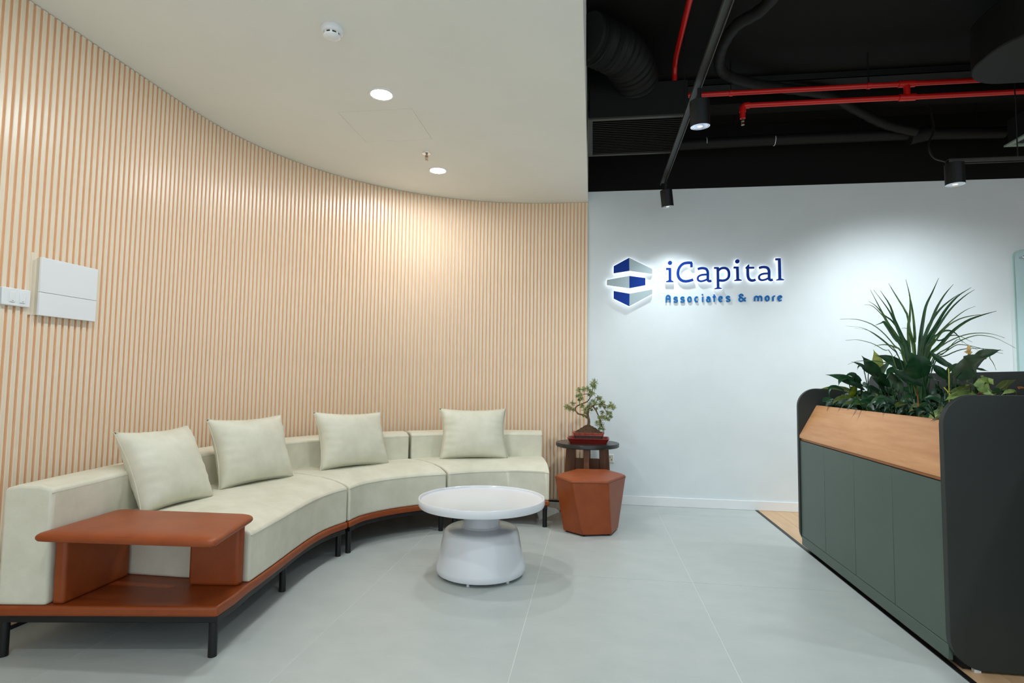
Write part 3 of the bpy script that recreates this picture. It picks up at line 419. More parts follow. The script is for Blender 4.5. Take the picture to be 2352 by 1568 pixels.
# ------------------------------------------------------------------ hexagonal stool
t = thing('stool', 'orange leather hexagonal stool tapering to the floor in front of the side table', 'stool', (0, 4.53, 0))
tp = [(.259,4.62),(.118,4.305),(-.148,4.267),(-.283,4.485),(-.145,4.79),(.135,4.815)]
bt = [(.200,4.565),(.141,4.354),(-.067,4.291),(-.212,4.41),(-.150,4.68),(.06,4.755)]
cx, cy = -.012, 4.545
b = MB(); n = 6
mid = [((p[0]*.96+q[0]*.04), (p[1]*.96+q[1]*.04)) for p, q in zip(tp, bt)]
vs = [(x, y, .014) for x, y in bt]+[(x, y, .388) for x, y in tp]
b.add(vs[:6], [(5,4,3,2,1,0)])
for i in range(6):
    j = (i+1) % 6; G = []
    for k in range(9):
        u = k/8; p = Vector(vs[i]).lerp(Vector(vs[6+i]), u); q = Vector(vs[j]).lerp(Vector(vs[6+j]), u)
        G.append([p.lerp(q, m/8) for m in range(9)])
    b.grid(G)
o = b.build('body', M_TAN, t)
def weld(o, d=.0008):
    bm = bmesh.new(); bm.from_mesh(o.data); bmesh.ops.remove_doubles(bm, verts=bm.verts, dist=d); bmesh.ops.recalc_face_normals(bm, faces=bm.faces); bm.to_mesh(o.data); bm.free()
weld(o); md = o.modifiers.new('bevel', 'BEVEL'); md.width = .006; md.segments = 3; md.limit_method = 'ANGLE'; md.angle_limit = R_(30)
b = MB(); L = []
for s, z in ((.985, .384), (.997, .392), (.975, .403), (.85, .417), (.6, .428), (.3, .433)):
    ring = []
    for i in range(6):
        p, q = Vector(tp[i]), Vector(tp[(i+1) % 6])
        for k in range(5):
            r = p+(q-p)*k/5; ring.append((cx+(r.x-cx)*s, cy+(r.y-cy)*s, z))
    L.append(ring)
b.loops(L); st = b.build('seat_pad', M_TAN, t)
pp = [(cx+(x-cx)*1.004, cy+(y-cy)*1.004, .3885) for x, y in tp]
MB().tube(pp+[pp[0]], .0022, 5).build('piping', M_TANS, t)
for i in range(6):
    MB().lathe([(.008,0),(.008,.016)], (cx+(bt[i][0]-cx)*.86, cy+(bt[i][1]-cy)*.86, 0), 10).build('foot', M_DARK, t)

# ------------------------------------------------------------------ side table
sx, sy = -.042, 5.06
t = thing('side_table', 'round black topped side table with walnut cross legs in the corner', 'table', (sx, sy, 0))
MB().lathe([(.001,.566),(.264,.566),(.271,.571),(.272,.594),(.269,.6),(.001,.6)], (sx, sy, 0), 72).build('table_top', M_TOP, t)
for k in range(4):
    a = R_(-92)+k*PI/2; u = Vector((math.cos(a), math.sin(a), 0)); v = Vector((-math.sin(a), math.cos(a), 0))*.022
    b = MB(); L = []
    for z, r0, r1 in ((0,.13,.235),(.12,.12,.212),(.26,.11,.198),(.40,.105,.19),(.566,.10,.18)):
        cc = Vector((sx, sy, z)); L.append([cc+u*r0-v, cc+u*r1-v, cc+u*r1+v, cc+u*r0+v])
    b.loops(L).build('leg', M_WALNUT, t, bevel=.003, seg=2)
for k in range(2):
    a = R_(-92)+k*PI/2; u = Vector((math.cos(a), math.sin(a), 0)); v = Vector((-math.sin(a), math.cos(a), 0))
    MB().obox((sx, sy, .36), u*.135, v*.012, (0, 0, .105-.002*k)).build('cross_board', M_WALNUT, t)

# bonsai on the side table
t = thing('bonsai_tree', 'small twisted bonsai tree in a shallow pot on the side table', 'plant', (sx, 5.03, .6))
t2 = thing('saucer', 'red plastic saucer under the bonsai pot', 'saucer', (-.035, 5.03, .6))
M_REDP = mat('red_plastic', (128, 30, 22), .4); M_POT = mat('weathered_pot', (62, 60, 54), .7, rgb2=(92, 52, 44), scale=30)
M_RIM = mat('worn_red_rim', (176, 84, 72), .6, rgb2=(140, 52, 42), scale=30)
def tray(x0, x1, y0, y1, z0, z1, fl, th, m, name, par):
    ccx, ccy = (x0+x1)/2, (y0+y1)/2
    def ring(hx, hy, z, r): return [(x, y, z) for x, y in rrect(ccx-hx, ccy-hy, ccx+hx, ccy+hy, r, 4)]
    hx, hy = (x1-x0)/2, (y1-y0)/2
    return MB().loops([ring(hx-fl, hy-fl, z0, .015), ring(hx, hy, z1-.004, .02), ring(hx+.004, hy+.004, z1-.004, .02), ring(hx+.004, hy+.004, z1, .02), ring(hx-th, hy-th, z1, .018), ring(hx-fl-th, hy-fl-th, z0+.012, .012)]).build(name, m, par)
tray(-.207, .138, 4.915, 5.145, .6, .645, .022, .006, M_REDP, 'tray', t2)
tray(-.155, .09, 4.945, 5.115, .613, .668, .012, .01, M_POT, 'pot', t)
tray(-.162, .097, 4.938, 5.122, .668, .69, .004, .014, M_RIM, 'pot_rim', t)
b = MB(); G = []
for i in range(25):
    row = []
    for j in range(15):
        u, v = -1+2*i/24, -1+2*j/14; r = math.hypot(u*.95, v*.95)
        z = .682+.078*max(0, 1-r)**.85+random.uniform(-.004, .005)
        row.append((-.033+.115*u, 5.03+.075*v, z))
    G.append(row)
b.grid(G).build('soil_mound', mat('peaty_soil', (96, 66, 40), .95, rgb2=(48, 32, 18), scale=90, bump=.7, bscale=120), t)
M_BARK = mat('bark', (122, 96, 66), .8, rgb2=(88, 66, 44), scale=40)
def tap(pts, r0, r1, n=14):
    P = smooth_path(pts, n); return MB().tube(P, 0, 8, [r0+(r1-r0)*i/(n-1) for i in range(n)])
tr = BONSAI['trunk']; tap([(tr[0][0], tr[0][1], .735)]+tr, .0125, .008).build('trunk', M_BARK, t)
rads = [(.008,.003),(.004,.0015),(.003,.0015),(.004,.0015),(.002,.001),(.0065,.0025),(.005,.002),(.003,.0015),(.003,.0015),(.003,.0015)]
for (pts, (r0, r1)) in zip(BONSAI['branches'], rads): tap(pts, r0, r1).build('branch', M_BARK, t)
mneed = [mat('needle_light', (172, 178, 112), .55), mat('needle_mid', (124, 140, 78), .55), mat('needle_dark', (80, 102, 54), .55)]
b = MB()
for c, r in CLUSTERS:
    for k in range(85):
        d = Vector((random.gauss(0, 1), random.gauss(0, 1), random.gauss(.25, 1))).normalized()
        p0 = Vector(c)+d*r*random.uniform(-.1, .45)+Vector((random.gauss(0, 1), random.gauss(0, 1), random.gauss(0, 1)))*r*.22
        L = r*random.uniform(.5, .95); w_ = d.cross(Vector((random.random()-.5, random.random()-.5, random.random()-.5))).normalized()*.0021
        b.cur = random.choice((0, 0, 1, 1, 1, 2))
        b.add([p0-w_*.6, p0+d*L*.5-w_, p0+d*L, p0+d*L*.5+w_, p0+w_*.6], [(0,1,2,3,4)])
tag(b.build('foliage', mneed, t, smooth=False), kind='stuff')
# ------------------------------------------------------------------ reception counter with planter
CXF, Y0, Y1, XB = 1.43, 2.592, 4.30, 1.86
t = thing('reception_counter', 'grey reception counter with oak planter front and rounded charcoal end panels', 'counter', (1.64, 3.44, 0))
def endpanel(y0, y1):
    return MB().yprism(rrect(1.421, .008, XB+.02, 1.10, .125, 10, (1, 1, 1, 1)), y0, y1)
e1 = endpanel(Y0, Y0+.03).build('end_panel', M_PANEL, t, bevel=.002, seg=2, limit=60)
e2 = endpanel(Y1-.03, Y1).build('end_panel', M_PANEL, t, bevel=.002, seg=2, limit=60)
for x, y in ((1.52, Y0+.015), (1.76, Y0+.015), (1.52, Y1-.015), (1.76, Y1-.015)):
    MB().box((x-.012, y-.01, 0), (x+.012, y+.01, .012)).build('foot', M_PLAST, t)
ya, yb = Y0+.032, Y1-.032
MB().box((CXF+.02, ya, .05), (XB-.02, yb, .755)).build('carcass', M_GREY, t)
MB().box((CXF+.008, ya, .742), (CXF+.06, yb, .758)).build('handle_groove', M_OAKD, t)
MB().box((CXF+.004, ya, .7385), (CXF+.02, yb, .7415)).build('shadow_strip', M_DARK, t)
MB().box((CXF, ya, .03), (CXF+.018, yb, .0905)).build('kick_board', M_GREY, t, bevel=.002, seg=1)
MB().box((CXF+.05, ya, 0), (XB-.05, yb, .05)).build('toe_base', M_DARK, t)
nd = 4
for k in range(nd):
    w_ = (yb-ya)/nd
    MB().box((CXF, ya+w_*k+.0015, .0935), (CXF+.018, ya+w_*(k+1)-.0015, .738)).build('door', M_GREY, t, bevel=.0012, seg=1)
# sloping oak board
b = MB().loops([[(x, y, z) for x, z in ((CXF-.004,.757),(CXF-.004,.776),(1.541,.984),(1.556,.984),(1.556,.96),(CXF+.02,.757))] for y in (ya, yb)])
b.build('sloping_board', M_OAK, t, bevel=.0015, seg=2)
MB().box((1.545, ya, .755), (1.56, yb, .96)).build('planter_wall', M_DARK, t)
MB().box((XB-.02, ya, .5), (XB, yb, 1.06)).build('planter_wall', M_PANEL, t)
b = MB(); G = []
for i in range(9):
    G.append([(1.56+(XB-.02-1.56)*i/8, ya+(yb-ya)*j/40, .935+random.uniform(-.008, .012)) for j in range(41)])
tag(b.grid(G).build('soil', M_SOIL, t), kind='stuff')
# tall privacy screen of the desk behind
t = thing('desk_screen', 'tall charcoal desk screen with rounded top corner behind the planter', 'screen', (1.9, 3.0, 0))
MB().xprism(rrect(1.2, .02, 4.285, 1.203, .09, 10), 1.884, 1.914).build('screen_panel', M_PANEL, t, bevel=.003, seg=2, limit=60)
for y in (1.5, 4.0): MB().box((1.88, y-.03, 0), (1.92, y+.03, .03)).build('foot', M_BLACKM, t)

# ------------------------------------------------------------------ plants in the planter
def leafmat(n, a, c, rough=.38): return mat('leaf_'+n, a, rough, rgb2=c, scale=26, detail=4, stretch=(1, 1, 1), spec=.38)
LM = {'g': leafmat('green', (38, 78, 44), (20, 50, 30)), 'd': leafmat('dark_green', (26, 62, 36), (14, 40, 24)),
      'y': leafmat('pale_spathe', (206, 210, 120), (168, 182, 90), .45), 'c': leafmat('olive', (92, 104, 44), (52, 66, 30)),
      'l': leafmat('light_patterned', (164, 182, 104), (92, 124, 64)), 'v': leafmat('variegated', (158, 176, 48), (40, 72, 28)),
      'o': leafmat('dry_orange', (176, 112, 54), (120, 68, 34), .6), 'r': leafmat('red_brown', (134, 70, 42), (84, 40, 28))}
CAM0 = Vector((0, 0, 1.14))
def leaf(b, base, mid_, tip, hw, root=None, bend=None, n=11, shape='broad'):
    A_, M_, T_ = Vector(base), Vector(mid_), Vector(tip)
    C_ = M_*2-(A_+T_)/2; L = []
    for i in range(n+1):
        u = i/n; p = A_*(1-u)**2+C_*2*u*(1-u)+T_*u*u
        tg = ((C_-A_)*(1-u)+(T_-C_)*u).normalized()
        face = Vector((-.45, -.75, .5))+(bend or Vector((0, 0, 0)))
        s = tg.cross(face)
        if s.length < .05: s = tg.cross(Vector((1, 0, 0)))
        s.normalize(); nn = s.cross(tg).normalized()
        if nn.z < 0: nn = -nn
        w_ = hw*1.12*max(0, math.sin(PI*min(1, u*.9+.1)**.8))**.9*(1-u**6)
        w_ = max(w_, .0006); wv = w_*.12*math.sin(u*11+base[1]*40)
        L.append([p-s*w_+nn*(w_*.26+wv), p-s*w_*.5+nn*w_*.16, p, p+s*w_*.5+nn*w_*.16, p+s*w_+nn*(w_*.26-wv)])
    b.grid(L)
    if root is not None:
        R0 = Vector(root); b.tube([R0, (R0+A_)/2+Vector((0, 0, .01)), A_, A_+(C_-A_)*.3], .0028, 5)
PL = [('peace_lily', 'broad leaved plant with a pale yellow spathe at the far end of the planter', (1.66, 3.92, .94), 3.62, 4.18),
      ('peace_lily', 'broad leaved dark plant in front of the spiky plant', (1.64, 3.42, .94), 3.1, 3.65),
      ('peace_lily', 'broad leaved plant with a dried flower spike beside the spiky plant', (1.68, 2.98, .94), 2.75, 3.2),
      ('prayer_plant', 'pale patterned leafy plant behind the near end panel of the counter', (1.70, 2.78, .94), 2.66, 3.0)]
roots = []
for k, (nm, lb, loc, a0, a1) in enumerate(PL):
    roots.append(thing(nm, lb, 'plant', loc))
for (pts, hw, k, kind) in LEAVES:
    rt = roots[k]; b = MB()
    bx, by, bz = pts[0]
    root = (min(max(bx+random.uniform(-.02, .05), 1.58), 1.82), by+random.uniform(-.03, .03), .93)
    leaf(b, pts[0], pts[1], pts[2], hw*1.0, root, Vector((random.uniform(-.25, .25), random.uniform(-.2, .2), random.uniform(-.15, .25))))
    b.build('leaf', LM[kind], rt)
for k, (nm, lb, loc, a0, a1) in enumerate(PL):
    for i in range(44):
        y = random.uniform(a0, a1); row = random.random()
        x = 1.59+.2*row; z = .965+random.random()*(.05+.09*row)*(1 if k < 3 else .6)
        a = random.gauss(PI, 1.0); L_ = random.uniform(.08, .15)
        d = Vector((math.cos(a)*.7, math.sin(a)*1.1, random.uniform(-.25, .3)))*L_
        if x+d.x > 1.82: d.x = -abs(d.x)
        if z+d.z < .99 and x+d.x < 1.52: d.x *= .4; d.z = abs(d.z)*.4
        if y+d.y > 4.24 or y+d.y < 2.65: d.y = -d.y
        p = Vector((x, y, z))
        b = MB(); leaf(b, p, p+d*.5+Vector((0, 0, .022)), p+d+Vector((0, 0, -.012)), random.uniform(.015, .028), (x+random.uniform(-.02, .03), y, .93), Vector((random.uniform(-.6, .6), random.uniform(-.4, .4), random.uniform(-.2, .6))), 7)
        b.build('leaf', LM[random.choice('ddddgggc')] if k < 3 else LM[random.choice('ddgcl')], roots[k])
# dried flower spike and two yellow stalks
fp = FLOWER['spadix']
M_STRAW = mat('dried_straw', (206, 172, 112), .7)
fs = MB().tube(smooth_path([Vector(p) for p in (fp[3], fp[2])], 6), .0025, 6).build('flower_stem', mat('stem_green', (120, 130, 60), .5), roots[2])
a_, c_ = Vector(fp[1]), Vector(fp[0])
MB().tube([a_+(c_-a_)*u for u in (-.1, .1, .35, .6, .9, 1.2)], 0, 8, [.003, .0065, .0082, .008, .0055, .0012]).build('flower_spike', M_STRAW, roots[2])
b = MB(); p_ = Vector(fp[2])
for dx, dz in ((-.018, .006), (.016, .007), (-.008, .012), (.007, -.010)):
    leaf(b, p_, p_+Vector((dx*.5, 0, dz*.7)), p_+Vector((dx, .004, dz)), .007, None, None, 4)
b.build('dry_bract', M_STRAW, roots[2])
for st in FLOWER['stems']:
    MB().tube(smooth_path([Vector(p)+Vector((.08, 0, 0)) for p in st], 8), .0022, 6).build('stalk', mat('yellow_stalk', (178, 168, 52), .5), roots[1])
# tall spiky plant
t = thing('spiky_plant', 'tall spiky plant with long arching blade leaves in the middle of the planter', 'plant', (1.64, 3.18, .94))
MB().tube([(1.64, 3.18, .93), (1.64, 3.18, 1.0)], 0, 10, [.03, .022]).build('stem', mat('stem_fibre', (70, 74, 40), .8), t)
blade = [leafmat('blade', (46, 92, 48), (26, 62, 34), .32), leafmat('blade_light', (92, 122, 66), (52, 88, 46), .32)]
for pts, hw in SPIKY:
    P = smooth_path([Vector(p) for p in pts], 18); b = MB(); L = []
    for i, p in enumerate(P):
        u = i/17; tg = (P[min(i+1, 17)]-P[max(i-1, 0)]).normalized()
        s = tg.cross(Vector((-.5, -.85, .1))); s.normalize(); nn = s.cross(tg)
        w_ = max(hw*min(1, .55+u*1.6)*(1-u**1.6)**.8, .0008)
        L.append([p-s*w_+nn*w_*.35, p, p+s*w_+nn*w_*.35])
    b.grid(L).build('leaf', random.choice(blade if hw < .012 else blade[:1]), t)

# ------------------------------------------------------------------ sign on the back wall
M_NAVY = mat('royal_blue_face', (4, 54, 146), .6, spec=.2); M_SILVER = mat('brushed_silver_face', (150, 166, 170), .38, metal=.3)
M_LED = mat('led_edge', (240, 246, 255), .5, emit=1.15); M_CYAN = mat('sky_blue_face', (2, 104, 176), .6, spec=.2)
YF0, YF1, YB = D-.036, D-.026, D-.004
def ribbon(pts, w, y0, y1, b, ext=0.):
    P = [Vector((x, 0, z)) for x, z in pts]
    closed = (P[0]-P[-1]).length < .002
    if len(P) > 3: P = smooth_path(P, max(14, 5*len(P)))
    L = []; n = len(P)
    if ext and not closed:
        P[0] = P[0]+(P[0]-P[1]).normalized()*ext; P[-1] = P[-1]+(P[-1]-P[-2]).normalized()*ext
    for i, p in enumerate(P):
        q0 = P[i-1] if i else (P[-2] if closed else P[0]); q1 = P[i+1] if i < n-1 else (P[1] if closed else P[-1])
        tg = (q1-q0).normalized(); s = Vector((-tg.z, 0, tg.x))*w/2
        a, c = p+s, p-s
        L.append([(a.x, y0, a.z), (c.x, y0, c.z), (c.x, y1, c.z), (a.x, y1, a.z)])
    b.loops(L)
def grow(poly, d):
    c = sum((Vector(p) for p in poly), Vector((0, 0)))/len(poly); out = []
    n = len(poly)
    for i in range(n):
        p = Vector(poly[i]); e1 = (p-Vector(poly[i-1])).normalized(); e2 = (Vector(poly[(i+1) % n])-p).normalized()
        n1 = Vector((e1.y, -e1.x)); n2 = Vector((e2.y, -e2.x))
        if n1.dot(p-c) < 0: n1 = -n1
        if n2.dot(p-c) < 0: n2 = -n2
        m = (n1+n2)
        if m.length < .2: m = n1
        m.normalize(); out.append(tuple(p+m*d/max(.45, m.dot(n1))))
    return out
def glyph(items, y0, y1, ext):
    b = MB()
    for k_, it in enumerate(items):
        y0 -= .0003
        if it[0] == 's': ribbon(it[1], it[2]*1.12+2*ext, y0, y1, b, ext)
        elif it[0] == 'p': b.yprism(grow(it[1], ext) if ext else it[1], y0, y1)
        else:
            (x, z), r = it[1], it[2]+ext
            b.yprism([(x+r*math.cos(2*PI*k/20), z+r*math.sin(2*PI*k/20)) for k in range(20)], y0, y1)
    return b
t = thing('wall_lettering', 'large backlit royal blue serif lettering on the white wall', 'sign', (1.19, D, 2.05))
for g in NAME:
    o = glyph(g, YF0, YF1, 0).build('letter', M_NAVY, t)
    glyph(g, YF1, YB, .0035).build('light_edge', M_LED, o)
t = thing('wall_lettering', 'small sky blue rounded lettering line below the large lettering', 'sign', (1.19, D, 1.88))
for g in TAGLINE: glyph(g, D-.014, D-.0005, 0).build('letter', M_CYAN, t)
t = thing('wall_emblem', 'backlit emblem of three stacked folded bands in blue and silver', 'sign', (.34, D, 2.06))
for bi, band in enumerate(LOGO):
    outl = [band[0][1], band[0][2], band[0][3], band[1][2], band[1][3], band[0][0]]
    le = MB().yprism(grow(outl, .004), YF1, YB).build('light_edge', M_LED, t)
    for fi, q in enumerate(band):
        blue = (fi == 0) != (bi == 1)
        MB().yprism(q, YF0, YF1).build('band_face', M_NAVY if blue else M_SILVER, t)

# ------------------------------------------------------------------ fittings on the walls
t = thing('distribution_box', 'white two part cover box on the ribbed wall', 'box', (-2.54, 2.45, 1.402))
M_BEIGE = mat('beige_plastic', (206, 200, 182), .5)
MB().box((-2.564, 2.299, 1.404), (-2.530, 2.600, 1.668)).build('housing', M_BEIGE, t)
MB().box((-2.532, 2.297, 1.510), (-2.520, 2.603, 1.672)).build('cover', M_PLAST, t, bevel=.002, seg=2)
MB().box((-2.532, 2.297, 1.402), (-2.520, 2.603, 1.5085)).build('door', M_PLAST, t, bevel=.002, seg=2)
MB().box((-2.560, 2.272, 1.402), (-2.548, 2.300, 1.69)).build('filler_strip', M_SLAT, t)
def plate(y0, y1, label):
    t = thing('switch_plate', label, 'switch', (-2.54, (y0+y1)/2, 1.43))
    MB().box((-2.552, y0, 1.432), (-2.532, y1, 1.510)).build('plate', M_PLAST, t, bevel=.004, seg=3)
    for k in range(2):
        yc = y0+(y1-y0)*(.34+.36*k)
        o = MB().box((-2.534, yc-.0125, 1.448), (-2.5275, yc+.0125, 1.494)).build('rocker', M_PLAST, t, bevel=.002, seg=2)
        MB().box((-2.5285, yc-.003, 1.4535), (-2.5268, yc+.003, 1.455)).build('indicator', M_DARK, o)
plate(2.139, 2.267, 'white double light switch left of the cover box on the ribbed wall')
plate(1.999, 2.128, 'white double light switch cut by the left edge of the photo')
t = thing('power_outlet', 'white power outlet on the white wall behind the side table', 'outlet', (.14, D, .378))
MB().box((.075, D-.009, .376), (.199, D, .453)).build('plate', M_PLAST, t, bevel=.003, seg=2)
MB().box((.083, D-.0105, .382), (.191, D-.008, .447)).build('face', M_BEIGE, t)
for x, z in ((.115, .428), (.128, .404), (.102, .404), (.163, .428), (.176, .404), (.15, .404)):
    MB().box((x-.003, D-.0112, z-.006), (x+.003, D-.0102, z+.006)).build('slot', M_DARK, t)
# glass board
M_GLASS = bpy.data.materials.new('clear_glass'); M_GLASS.use_nodes = True
nt = M_GLASS.node_tree; out_ = nt.nodes['Material Output']; nt.nodes.remove(nt.nodes['Principled BSDF'])
tr_ = nt.nodes.new('ShaderNodeBsdfTransparent'); tr_.inputs[0].default_value = (.93, .985, .985, 1)
gl_ = nt.nodes.new('ShaderNodeBsdfGlossy'); gl_.inputs['Roughness'].default_value = .06
mx_ = nt.nodes.new('ShaderNodeMixShader')
mx_.inputs[0].default_value = .05; nt.links.new(tr_.outputs[0], mx_.inputs[1]); nt.links.new(gl_.outputs[0], mx_.inputs[2]); nt.links.new(mx_.outputs[0], out_.inputs[0])
M_GEDGE = mat('green_glass_edge', (158, 204, 190), .2, var=.03, scale=20)
t = thing('glass_board', 'frameless rounded glass board on standoffs at the right of the white wall', 'glass board', (4.2, D-.03, .9))
b = MB(); b.yprism(rrect(3.575, .85, 5.0, 2.303, .06, 8), D-.038, D-.026); nfc = len(b.f); b.mi = [1 if k < nfc-2 else 0 for k in range(nfc)]
b.build('glass_sheet', [M_GLASS, M_GEDGE], t)
for x in (3.655, 4.92):
    for z in (.93, 2.238):
        b = MB(); L = [[(x+r*math.cos(2*PI*k/16), min(y, D-.001), z+r*math.sin(2*PI*k/16)) for k in range(16)] for r, y in ((.010, D), (.010, D-.026), (.011, D-.037), (.011, D-.042), (.006, D-.046))]
        b.loops(L).build('standoff', M_CHROME, t)

# ------------------------------------------------------------------ fittings in the white ceiling
def downlight(x, y, label):
    t = thing('downlight', label, 'ceiling light', (x, y, ZC), 'round downlights in the white ceiling')
    MB().lathe([(.058, -.002), (.066, -.006), (.078, -.004), (.080, 0)], (x, y, ZC), 40).build('ring', M_PLAST, t)
    MB().lathe([(.001, -.004), (.064, -.004), (.064, -.001), (.001, -.001)], (x, y, ZC), 40).build('lens', M_LENS, t)
downlight(-1.264, 3.208, 'lit round downlight between the smoke detector and the access panel')
downlight(-1.263, 4.481, 'lit round downlight beside the ceiling sprinkler')
downlight(-1.265, 1.935, 'lit round downlight nearer the viewer than the smoke detector')
downlight(-1.265, .66, 'lit round downlight in line with the others, behind the viewer')
t = thing('smoke_detector', 'white domed smoke detector on the white ceiling', 'smoke detector', (-1.268, 2.553, ZC))
c = (-1.268, 2.553, ZC)
MB().lathe([(.053, 0), (.055, -.006), (.054, -.018), (.048, -.026), (.040, -.029)], c, 40).build('base', M_PLAST, t)
MB().lathe([(.036, -.026), (.036, -.038)], c, 40).build('sensor_grille', M_DARK, t)
MB().lathe([(.040, -.038), (.039, -.044), (.030, -.051), (.012, -.054), (.001, -.054)], c, 40).build('cap', M_PLAST, t)
for k in range(8):
    a = 2*PI*k/8+.35; MB().obox((c[0]+.037*math.cos(a), c[1]+.037*math.sin(a), ZC-.0335), (.003*math.cos(a), .003*math.sin(a), 0), (-.005*math.sin(a), .005*math.cos(a), 0), (0, 0, .0055)).build('rib', M_PLAST, t)
def sprinkler_head(c, t):
    MB().lathe([(.008, 0), (.008, -.012), (.012, -.013), (.012, -.022), (.006, -.024)], c, 16).build('body', M_BRASS, t)
    for s in (-1, 1): MB().tube([(c[0]+s*.008, c[1], c[2]-.02), (c[0]+s*.010, c[1], c[2]-.034), (c[0]+s*.003, c[1], c[2]-.046)], .0018, 6).build('yoke_arm', M_BRASS, t)
    MB().lathe([(.002, -.024), (.002, -.046)], c, 10).build('bulb', mat('bulb_red', (160, 60, 40), .2), t)
    MB().lathe([(.001, -.046), (.013, -.047), (.013, -.049), (.001, -.050)], c, 18).build('deflector', M_BRASS, t)
t = thing('sprinkler', 'chrome sprinkler head in the white ceiling near the far downlight', 'sprinkler', (-1.253, 4.124, ZC))
MB().lathe([(.034, 0), (.033, -.004), (.012, -.007), (.010, -.007)], (-1.253, 4.124, ZC), 32).build('rosette', M_CHROME, t)
sprinkler_head((-1.253, 4.124, ZC-.006), t)

# ------------------------------------------------------------------ services under the black ceiling
t = thing('air_grille_box', 'black air duct box with a louvred grille beside the white ceiling edge', 'air grille', (.31, 4.4, 3.0))
x0, x1, y0, y1 = -.04, .668, 4.045, 4.735
MB().box((x0+.01, y0+.01, 3.012), (x1-.01, y1-.01, 3.262)).build('plenum', M_DUCT, t, bevel=.004, seg=1)
M_GF = mat('grille_metal', (48, 47, 41), .5)
for a, c in (((x0, y0, 3.0), (x0+.032, y1, 3.012)), ((x1-.032, y0, 3.0), (x1, y1, 3.012)), ((x0+.032, y0, 3.0), (x1-.032, y0+.03, 3.012)), ((x0+.032, y1-.03, 3.0), (x1-.032, y1, 3.012))):
    MB().box(a, c).build('frame_bar', M_GF, t)
for k in range(20):
    y = y0+.045+k*(y1-y0-.09)/19
    MB().obox(((x0+x1)/2, y, 3.007), ((x1-x0)/2-.03, 0, 0), (0, .008, .004), (0, -.0005, .001)).build('louvre', M_GF, t)
b = MB(); P = smooth_path([(-.045, 3.62, 3.36), (.06, 3.72, 3.36), (.2, 3.86, 3.35), (.29, 4.05, 3.30), (.30, 4.2, 3.26)], 60)
b.tube(P, 0, 20, [.155+.008*math.sin(i*1.9) for i in range(60)])
tag(b.build('flexible_duct', M_DUCT, origin=(.1, 3.8, 3.36)), 'black corrugated flexible duct curling into the grille box', 'duct')
# red fire pipes
t = thing('fire_pipe', 'long red fire pipe running level above the other, with hangers', 'pipe', (1.9, 4.37, 3.3))
MB().tube([(.55, 4.37, 3.3), (3.6, 4.37, 3.3)], .0185, 14).build('pipe', M_RED, t)
MB().tube([(2.18, 4.37, 3.3), (2.29, 4.37, 3.3)], .025, 14).build('tee', M_RED, t)
MB().tube([(2.235, 4.37, 3.3), (2.235, 4.37, 3.2)], .022, 14).build('riser', M_RED, t)
for x in (1.02, 1.98, 3.0):
    MB().tube([(x, 4.37, 3.3), (x, 4.37, 3.55)], .005, 6).build('hanger_rod', M_BLACKM, t)
    MB().tube([(x-.012, 4.37, 3.3), (x+.012, 4.37, 3.3)], .023, 12).build('clamp', M_RED, t)
t = thing('fire_pipe', 'lower red fire pipe ending in a drop with a sprinkler head', 'pipe', (2.1, 4.37, 3.2))
MB().tube([(1.105, 4.37, 3.2), (3.6, 4.37, 3.2)], .0185, 14).build('pipe', M_RED, t)
MB().tube([(2.18, 4.37, 3.2), (2.29, 4.37, 3.2)], .025, 14).build('tee', M_RED, t)
MB().tube([(1.15, 4.37, 3.2), (1.112, 4.37, 3.198), (1.102, 4.37, 3.185), (1.102, 4.37, 3.15)], .024, 14).build('elbow', M_RED, t)
MB().tube([(1.102, 4.37, 3.155), (1.102, 4.37, 3.10)], .020, 14).build('drop', M_RED, t)
sprinkler_head((1.102, 4.37, 3.10), t)
tag(MB().tube(smooth_path([(.56, 1.8, 3.44), (.57, 3.0, 3.44), (.575, 3.9, 3.44), (.578, 4.1, 3.43), (.58, 4.16, 3.38), (.58, 4.17, 3.31)], 40), .0185, 14).build('fire_pipe', M_RED, origin=(.57, 3.2, 3.44)), 'red fire pipe coming overhead and bending down behind the grille box', 'pipe')
